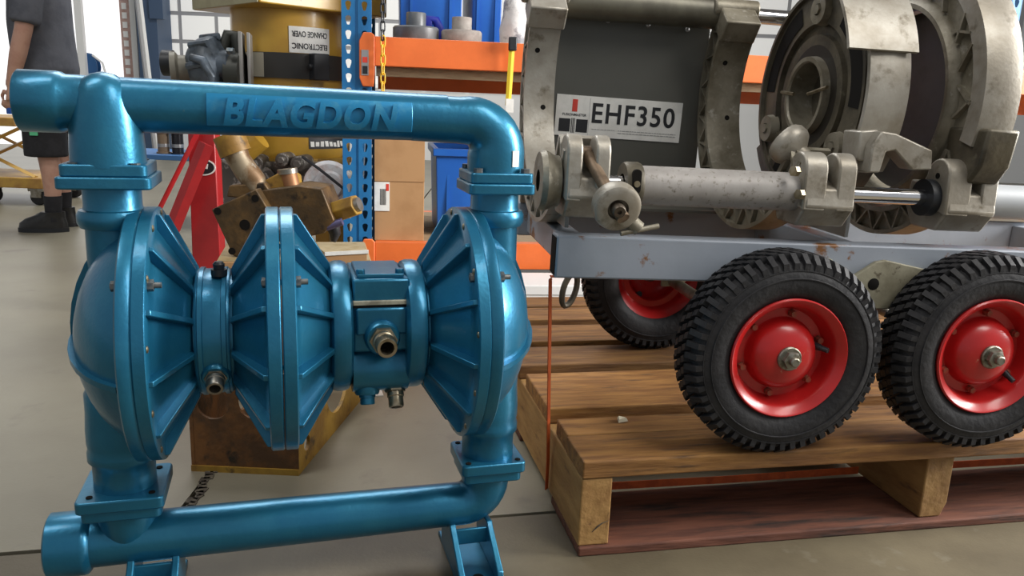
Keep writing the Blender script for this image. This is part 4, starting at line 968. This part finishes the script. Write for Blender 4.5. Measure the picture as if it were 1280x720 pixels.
# ================================================================== GRIMY MANIFOLD on a carton
MY = 2.45
cr0, cr1 = atY(283, 330, MY), atY(452, 330, MY)
zt_c = atY(300, 323, MY-.10).z
crate = thing('flat_carton', 'broad brown carton under the grimy valve manifold', 'carton', ((cr0.x+cr1.x)/2, MY+.03, 0), (0, 0, R(14)))
hw_ = (cr1.x-cr0.x)/2*1.06
MB().bx(-hw_, hw_, -.15, .17, 0, zt_c).build('carton', card, crate, bev=.003)

MB().bx(-hw_+.004, hw_-.004, -.145, .165, zt_c-.001, zt_c+.003).build('lid', mat('worn_lid', (.42, .34, .20), .6, 0, (.3, .22, .1), 8), crate)
mo = ((cr0.x+cr1.x)/2, MY, zt_c+.003)
e0, e1 = atY(413, 318, MY-.10), atY(466, 304, MY+.05); zk = atY(440, 310, MY-.17).z
sc2 = thing('small_carton', 'small tan carton with white taped top edge beside the blue upright', 'carton', (atY(441, 318, MY).x, MY-.17, 0), (0, 0, R(28)))
MB().bx(-.06, .06, -.06, .06, 0, zk-.006).build('carton', card, sc2, bev=.002)
MB().bx(-.062, .062, -.062, .062, zk-.010, zk).build('lid', mat('worn_lid', (.42, .34, .20), .6, 0, (.3, .22, .1), 8), sc2)
MB().bx(-.063, .063, -.064, -.060, zk-.009, zk+.001).build('tape', white, sc2)
mv = thing('valve_manifold', 'brown oil stained hydraulic valve manifold block with bolt holes and elbow pipe', 'valve manifold', mo)
def mp(px, py, dy=0): p = atY(px, py, MY+dy); return V((p.x-mo[0], dy, p.z-mo[2]))
def plate_px(pts, d0, d1, mt, name, par, bev=.004):
    P = [mp(x, y, d0) for x, y in pts]; off = d1-d0
    mb = MB(); k = len(P); vs = [tuple(p) for p in P]+[(p.x, p.y+off, p.z) for p in P]
    mb.add(vs, [tuple(range(k)), tuple(reversed(range(k, 2*k)))]+[(i, i+k, (i+1) % k+k, (i+1) % k) for i in range(k)])
    return mb.build(name, mt, par, bev=bev)
pl = plate_px([(264, 262), (320, 236), (352, 290), (300, 322), (291, 320)], -.10, -.055, brownm, 'end_plate', mv)
for (x, y, r_) in ((272, 264, .011), (306, 281, .016), (319, 248, .011), (290, 314, .011)):
    q = mp(x, y, -.101); MB().lathe([(0, r_), (.0012, r_*.98), (.0012, 0)], 20, AX(q, (0, -1, 0))).build('bolt_hole', gap_dark, pl)
plate_px([(312, 240), (372, 232), (402, 236), (418, 276), (404, 292), (350, 304)], -.062, .09, brownm, 'valve_body', mv)
plate_px([(283, 246), (286, 232), (330, 228), (338, 240), (322, 250)], -.05, .06, brownm, 'side_block', mv)
plate_px([(330, 226), (352, 214), (366, 222), (368, 240), (334, 240)], -.02, .08, rust_y, 'port_block', mv)
e_ = MB(); e_.tube([mp(322, 240, -.02), mp(318, 226, -.02), mp(308, 214, -.02), mp(299, 200, -.02), mp(292, 186, -.02)], [.030, .036, .036, .034, .040], 18); e_.build('elbow_pipe', mat('pale_worn_elbow', (.30, .24, .16), .5, .4, (.16, .09, .04), 16, (.45, .6), (.45, .42, .36), 20, (.6, .7)), mv)
for k, (x, y) in enumerate(((293, 188), (290, 180), (287, 172))):
    q = mp(x, y, -.02); MB().lathe([(-.010, .03), (-.010, .047), (.010, .047), (.010, .03)], 24, AX(q, mp(299, 200, -.02)-mp(287, 172, -.02)), True).build('hose_ferrule', rust_y, mv)
MB().cyl(mp(366, 240, .0), mp(360, 216, .0), .026, n=18).build('plug', mat('copper_plug', (.32, .15, .07), .5, .5), mv)
MB().cyl(mp(360, 217, .0), mp(359, 211, .0), .030, n=18).build('plug_cap', steel, mv)
cylm = MB(); cylm.cyl(mp(410, 268, .0), mp(446, 256, -.03), .036, .034, n=6); cylm.build('solenoid_body', rust_y, mv, bev=.003)
MB().cyl(mp(444, 257, -.03), mp(450, 255, -.033), .022, n=14).build('solenoid_nut', steel, mv)
MB().tube([mp(416, 283, -.02), mp(419, 292, -.02), mp(417, 302, -.02)], [.022, .018, .008], 12).build('drain_tap', black_p, mv)
MB().cyl(mp(408, 284, -.05), mp(428, 277, -.05), .012, n=10).build('union_nut', mat('violet_nut', (.12, .11, .22), .4, .5), mv)

# ================================================================== RUSTY FLOOR BRACKET
k0, k1, k2 = atZ(240, 588, 0), atZ(374, 594, 0), atZ(458, 492, 0)
bk = thing('rusty_bracket', 'rusty yellow angle bracket with large round cut-outs on the floor behind the pump', 'bracket', (k1.x, k1.y, 0))
w1 = k0-k1; w2 = k2-k1
def holed_plate(P0, ex, L, H, holes, th, nrm, top_cut=None, mt=rust):
    # plate in plane ex/z with round holes made by an angular fan between hole rims and a cell border
    mb = MB(); ex = V(ex).normalized(); nrm = V(nrm).normalized()*th
    def put(u, z, k): p = V(P0)+ex*u+nrm*k; return (p.x, p.y, z)
    edges = [0]+[h[3] for h in holes]+[L]
    for i, (hu, hz, hr, _) in enumerate(holes):
        u0, u1 = (0 if i == 0 else holes[i-1][3]), holes[i][3]
        angs = sorted([2*pi*k/28 for k in range(28)]+[math.atan2(zc-hz, uc-hu) % (2*pi) for uc in (u0, u1) for zc in (0, H)]); n = len(angs)
        inner = [(hu+hr*cos(a), hz+hr*sin(a)) for a in angs]; outer = []
        for k in range(n):
            c, s = cos(angs[k]), sin(angs[k]); t = 1e9
            if c > 1e-6: t = min(t, (u1-hu)/c)
            if c < -1e-6: t = min(t, (u0-hu)/c)
            if s > 1e-6: t = min(t, (H-hz)/s)
            if s < -1e-6: t = min(t, (0-hz)/s)
            outer.append((hu+c*t, hz+s*t))
        for kk in (0, 1):
            vs = [put(u, z, kk) for u, z in inner]+[put(u, z, kk) for u, z in outer]
            mb.add(vs, [(k, (k+1) % n, n+(k+1) % n, n+k) for k in range(n)])
        vs = [put(u, z, 0) for u, z in inner]+[put(u, z, 1) for u, z in inner]; mb.add(vs, [(k, (k+1) % n, n+(k+1) % n, n+k) for k in range(n)])
    for (ua, za, ub, zb2) in ((0, 0, L, 0), (0, H, L, H), (0, 0, 0, H), (L, 0, L, H)):
        mb.add([put(ua, za, 0), put(ub, zb2, 0), put(ub, zb2, 1), put(ua, za, 1)], [(0, 1, 2, 3)])
    return mb
L1, L2 = w1.length, w2.length; Hb = .235
n1 = V((-w1.y, w1.x, 0)); n1 = n1 if n1.y > 0 else -n1
n2 = V((-w2.y, w2.x, 0)); n2 = n2 if n2.x < 0 else -n2
holed_plate((0, 0, 0), w1, L1, Hb, [(L1*.40, .165, .036, L1*.59), (L1*.78, .160, .036, L1)], .008, n1).build('front_plate', rust, bk, smooth=False)
holed_plate((0, 0, 0), w2, L2, Hb, [(L2*.10, .055, .018, L2*.18), (L2*.52, .135, .088, L2)], .008, n2).build('side_plate', rust_y, bk, smooth=False)
lp = MB(); e1 = w1.normalized(); lp.add([tuple(V((0, 0, 0))-n1.normalized()*.004), tuple(w1-n1.normalized()*.004), tuple(w1+n1.normalized()*.03), tuple(n1.normalized()*.03)]+[tuple(V((0, 0, .014))-n1.normalized()*.004), tuple(w1+V((0, 0, .014))-n1.normalized()*.004), tuple(w1+V((0, 0, .014))+n1.normalized()*.03), tuple(V((0, 0, .014))+n1.normalized()*.03)],
    [(3, 2, 1, 0), (4, 5, 6, 7), (0, 1, 5, 4), (1, 2, 6, 5), (2, 3, 7, 6), (3, 0, 4, 7)]); lp.build('bottom_lip', rust_y, bk, smooth=False)
holed_plate(w1*1.0, w2, L2, Hb, [(L2*.5, .135, .088, L2)], .008, -n2).build('side_plate', rust, bk, smooth=False)
# white card lying on the floor
q = atZ(468, 492, 0); o = MB().box((0, 0, .0015), (.045, .05, .003)).build('white_card', white, None, (q.x, q.y, 0), (0, 0, .3)); tag(o, 'small white card lying on the floor beside the rusty bracket', 'card')

# ================================================================== HOSE REEL, TROLLEY, SPOOLS
HYr = YW-.35
q = atY(108, 83, HYr); q.x = atY(112, 83, HYr).x
hr = thing('hose_reel', 'blue hose reel with white hose on a white post by the daylit door', 'hose reel', (q.x, HYr, 0))
MB().bx(-.06, .03, -.16, -.10, 0, 4.2).build('post', offwhite, hr)
Ar = AX((-.02, -.06, q.z), (0, -1, 0)); m_ = MB(); m_.lathe([(-.06, .0), (-.06, .17), (-.05, .17), (-.05, .10), (.03, .10), (.03, .17), (.04, .17), (.04, 0)], 32, Ar); m_.build('drum', mat('reel_blue', (.02, .09, .24), .5), hr)
MB().tube([(.10, -.1, q.z+.14), (.22, -.1, q.z+.05), (.28, -.1, q.z-.2), (.27, -.1, q.z-.8)], .014, 8).build('hose', offwhite, hr)
# yellow platform trolley behind the person
tyl = mat('trolley_yellow', (.50, .30, .06), .5, 0, (.38, .2, .05), 6)
p0, p1 = atZ(-70, 246, 0), atZ(52, 257, 0); TY = p1.y
ty_o = atY(0, 250, TY); tz = atY(30, 222, TY).z; tz0 = atY(30, 235, TY).z
tl_ = thing('yellow_trolley', 'yellow steel lift trolley on dark castors behind the standing person', 'trolley', (ty_o.x, TY+.1, 0))
xr = atY(54, 222, TY).x-ty_o.x; xl = xr-1.0
MB().bx(xl, xr, -.12, .45, tz0, tz).build('deck', tyl, tl_, bev=.006)
zu_ = atY(10, 158, TY).z; zu2 = atY(10, 147, TY).z
MB().bx(xl, xr-.16, -.1, .43, zu_, zu2).build('upper_deck', tyl, tl_, bev=.006)
for sg, yy in ((1, -.08), (-1, .38)):
    MB().tube([(xl+.15, yy, tz), (xr-.12, yy, zu_)], [(.03, .012)]*2, 4).build('scissor_arm', tyl, tl_, smooth=False); MB().tube([(xr-.08, yy+.03, tz), (xl+.2, yy+.03, zu_)], [(.03, .012)]*2, 4).build('scissor_arm', tyl, tl_, smooth=False)
rW = tz0*.46
cme = MB().lathe([(-.03, .0), (-.03, rW*.9), (-.02, rW), (.02, rW), (.03, rW*.9), (.03, 0)], 28, AX((0, 0, 0), (0, -1, 0))).mesh('castor_wheel', rubber)
cfk = MB(); cfk.bx(-.035, .035, -.045, -.036, 0, tz0-rW); cfk.bx(-.035, .035, .036, .045, 0, tz0-rW); cfk.bx(-.05, .05, -.05, .05, tz0-rW-.02, tz0-rW); cfm = cfk.mesh('castor_fork', steel)
for x, y in ((xr-.06, -.06), (xr-.42, .0), (xl+.1, -.06), (xr-.06, .38)):
    cw_ = link('castor_wheel', cme, tl_, (x, y, rW)); link('castor_fork', cfm, cw_)
# dark wire spools on a low bench behind the red stand
SYp = 4.9
q0, q1 = atY(200, 192, SYp), atY(231, 192, SYp); r_s = (q1.x-q0.x)/2*.5
bn = thing('work_bench', 'low blue topped bench carrying dark cable spools behind the red stand', 'bench', ((q0.x+q1.x)/2, SYp+.15, 0))
hbz = q0.z
MB().bx(-.45, .40, -.25, .25, hbz-.03, hbz).build('bench_top', mat('bench_blue', (.05, .16, .38), .5), bn, bev=.003)
for x in (-.42, .37):
    for y in (-.22, .22): MB().bx(x-.02, x+.02, y-.02, y+.02, 0, hbz-.03).build('leg', mullion, bn)
for k, (px_, lab, mt) in enumerate(((203, 'brown', mat('spool_brown', (.22, .15, .09), .5)), (221, 'black', mat('spool_black', (.02, .02, .025), .25, .2)))):
    q = atY(px_, 190, SYp); s_ = thing('cable_spool', lab+' cable spool standing on the blue bench top', 'spool', (q.x, SYp+.02, hbz), group=None)
    m_ = MB(); vlathe(m_, [(0, 0), (0, r_s*1.1), (.01, r_s*1.1), (.012, r_s*.9), (.12, r_s*.9), (.122, r_s*1.1), (.132, r_s*1.1), (.132, .02), (.10, .02)], 0, 0, 28); m_.build('winding', mt, s_)
    m_ = MB(); vlathe(m_, [(.04, r_s*.92), (.05, r_s*.93), (.06, r_s*.92)], 0, 0, 28); m_.build('wrap_band', silver, s_)

# ================================================================== PERSON
fx = atZ(75, 286, 0); PY = fx.y
per = thing('person', 'person in charcoal polo shirt, black shorts and black shoes holding a blue bottle cap low', 'person', (fx.x, fx.y, 0), (0, 0, pi+R(14)))
# local: +x = facing direction (picture left), +y = person's left (towards back), z up ; camera sees the person's left side rotated
def loft(mb, rings, n=20):     # rings: (x, y, z, rx, ry)
    vs = []; fs = []
    for (x, y, z, rx_, ry_) in rings:
        for k in range(n): a = 2*pi*k/n; vs.append((x+rx_*cos(a), y+ry_*sin(a), z))
    for i in range(len(rings)-1):
        for k in range(n): k2 = (k+1) % n; fs.append((i*n+k, i*n+k2, (i+1)*n+k2, (i+1)*n+k))
    fs.append(tuple(reversed(range(n)))); fs.append(tuple((len(rings)-1)*n+k for k in range(n))); return mb.add(vs, fs)
def remesh(o, vox, it=6):
    r = o.modifiers.new('remesh', 'REMESH'); r.mode = 'VOXEL'; r.voxel_size = vox; r.use_smooth_shade = True
    s = o.modifiers.new('smooth', 'SMOOTH'); s.iterations = it; s.factor = .5
torso = [(.0, 0, .80, .12, .15), (-.01, 0, .90, .13, .168), (.0, 0, 1.02, .13, .155), (.005, 0, 1.14, .13, .15), (.0, 0, 1.26, .135, .165), (-.01, 0, 1.36, .125, .175), (-.015, 0, 1.43, .10, .16), (-.012, 0, 1.475, .07, .09), (.005, 0, 1.50, .056, .058), (.015, 0, 1.56, .054, .055)]
legs = {s: [(.0, s*.085, .86, .088, .082), (.005, s*.09, .70, .080, .075), (.008, s*.092, .50, .058, .056), (.002, s*.094, .44, .054, .052), (-.012, s*.096, .34, .056, .053), (-.008, s*.097, .22, .044, .041), (.0, s*.098, .12, .036, .035), (.0, s*.098, .05, .038, .036)] for s in (-1, 1)}
def arm_pts(s):
    return ([(-.015, s*.175, 1.405), (-.005, s*.215, 1.26), (.02, s*.232, 1.10), (.06, s*.225, .97), (.105, s*.205, .835), (.118, s*.20, .80)], [.058, .050, .044, .043, .031, .028])
bd = MB(); loft(bd, torso)
for s in (-1, 1):
    loft(bd, legs[s]); p, r_ = arm_pts(s); bd.tube([V(q) for q in p], r_, 16)
    # palm and five curled fingers
    h = V((.122, s*.198, .77)); bd.tube([V((.118, s*.20, .80)), h, h+V((.012, 0, -.045))], [(.018, .026), (.017, .036), (.015, .040)], 12)
    for k in range(4):
        b0 = h+V((.016+(k-1.5)*.019, s*-.002, -.043)); L = (.034, .040, .037, .028)[k]
        bd.tube([b0, b0+V((.004, -s*.010, -L*.8)), b0+V((.004, -s*.030, -L*1.25)), b0+V((.002, -s*.046, -L*1.0))], [.0105, .010, .009, .008], 8)
    bd.tube([h+V((.028, -s*.004, .012)), h+V((.050, -s*.018, -.018)), h+V((.048, -s*.036, -.045))], [.013, .011, .009], 8)
# head
bd.sphere((.03, 0, 1.66), .098, 20, 14, (1.0, .80, 1.2)); bd.sphere((.065, 0, 1.60), .055, 14, 10, (1, .95, .8))
bd.tube([(.120, 0, 1.675), (.140, 0, 1.640), (.118, 0, 1.63)], [.010, .015, .010], 8)
for s in (-1, 1): bd.sphere((.02, s*.080, 1.655), .028, 10, 8, (.7, .35, 1.15))
body = bd.build('body', skin, per); remesh(body, .0085, 5)
eye = MB().sphere((0, 0, 0), .011, 12, 8).mesh('eye', white)
for s in (-1, 1):
    e = link('eye', eye, per, (.108, s*.033, 1.675)); MB().sphere((.008, 0, 0), .005, 8, 6).build('iris', ink, e)
MB().tube([(.112, -.022, 1.585), (.122, 0, 1.583), (.112, .022, 1.585)], .005, 8).build('mouth', mat('lip', (.42, .18, .15), .5), per)
hr_ = MB(); hr_.sphere((.012, 0, 1.685), .104, 20, 14, (1.0, .84, 1.12)); ho_ = hr_.build('hair', hairm, per)
for v in ho_.data.vertices:
    if v.co.x > .065 and v.co.z < 1.735: v.co.x = .055
    if v.co.z < 1.60: v.co.z = 1.60
# clothing
sh = MB(); loft(sh, [(x, y, z, rx_+.020+(.012 if z < 1.2 else 0), ry_+.016) for x, y, z, rx_, ry_ in torso if z < 1.44])
loft(sh, [(-.015, 0, 1.42, .115, .175), (-.012, 0, 1.465, .085, .115), (-.005, 0, 1.50, .068, .07)])
for s in (-1, 1):
    p, r_ = arm_pts(s); sh.tube([V((-.02, s*.12, 1.40)), V(p[0]), V(p[1]), V((.012, s*.229, 1.125))], [.07, .078, .077, .076], 16)
so = sh.build('polo_shirt', shirt_m, per); remesh(so, .011, 6)
co = MB(); co.lathe([(1.475, .074), (1.515, .066), (1.525, .070), (1.48, .085)], 24, VM @ M.Translation((0, 0, 0)), True); co.build('collar', shirt_m, per)
st = MB(); loft(st, [(0, 0, .93, .125, .155), (-.005, 0, .88, .138, .17), (0, 0, .82, .150, .18), (0, 0, .76, .13, .17)])
for s in (-1, 1): loft(st, [(.0, s*.085, .84, .118, .100), (.004, s*.095, .68, .116, .098), (.006, s*.10, .53, .112, .096), (.006, s*.10, .425, .112, .096)])
so = st.build('shorts', shorts_m, per); remesh(so, .011, 5)
MB().box((.03, .20, .56), (.04, .004, .03)).build('shorts_badge', green_m, per)
for s in (-1, 1):
    sk_ = MB(); loft(sk_, [(.0, s*.098, .06, .046, .043), (-.002, s*.098, .12, .043, .041), (-.006, s*.097, .19, .047, .045), (-.006, s*.097, .205, .048, .046)]); sk_.build('sock', shorts_m, per)
    fx_ = .035 if s < 0 else -.015
    e_ = MB(); loft(e_, [(.055, s*.10, .022, .128, .045), (.052, s*.10, .05, .125, .045), (.040, s*.10, .075, .105, .043), (.012, s*.10, .098, .075, .043), (.0, s*.10, .115, .062, .045)], 24)
    e_o = e_.build('shoe', leather, per, (fx_*0, 0, 0)); so_ = MB(); loft(so_, [(.055, s*.10, 0, .132, .048), (.055, s*.10, .024, .132, .048)], 24); so_.build('sole', black_p, e_o)
    for k in range(3): MB().tube([(.075+k*.022, s*.10-.03, .079-k*.006), (.075+k*.022, s*.10, .094-k*.008), (.075+k*.022, s*.10+.03, .079-k*.006)], .004, 6).build('lace', black_p, e_o)
# bottle in the hand nearest the camera
hp_ = per.matrix_basis @ V((.135, .168, .715))
bt = thing('blue_bottle', 'small blue bottle held in the hand of the standing person', 'bottle', tuple(per.matrix_basis @ V((.136, .160, .655))))
m_ = MB(); vlathe(m_, [(0, 0), (0, .026), (.004, .028), (.07, .028), (.085, .020), (.09, .012)], 0, 0, 24); m_.build('bottle_body', mat('bottle_blue', (.02, .10, .45), .3), bt)
m_ = MB(); vlathe(m_, [(.088, .014), (.11, .014), (.11, 0)], 0, 0, 20); m_.build('cap', white, bt)
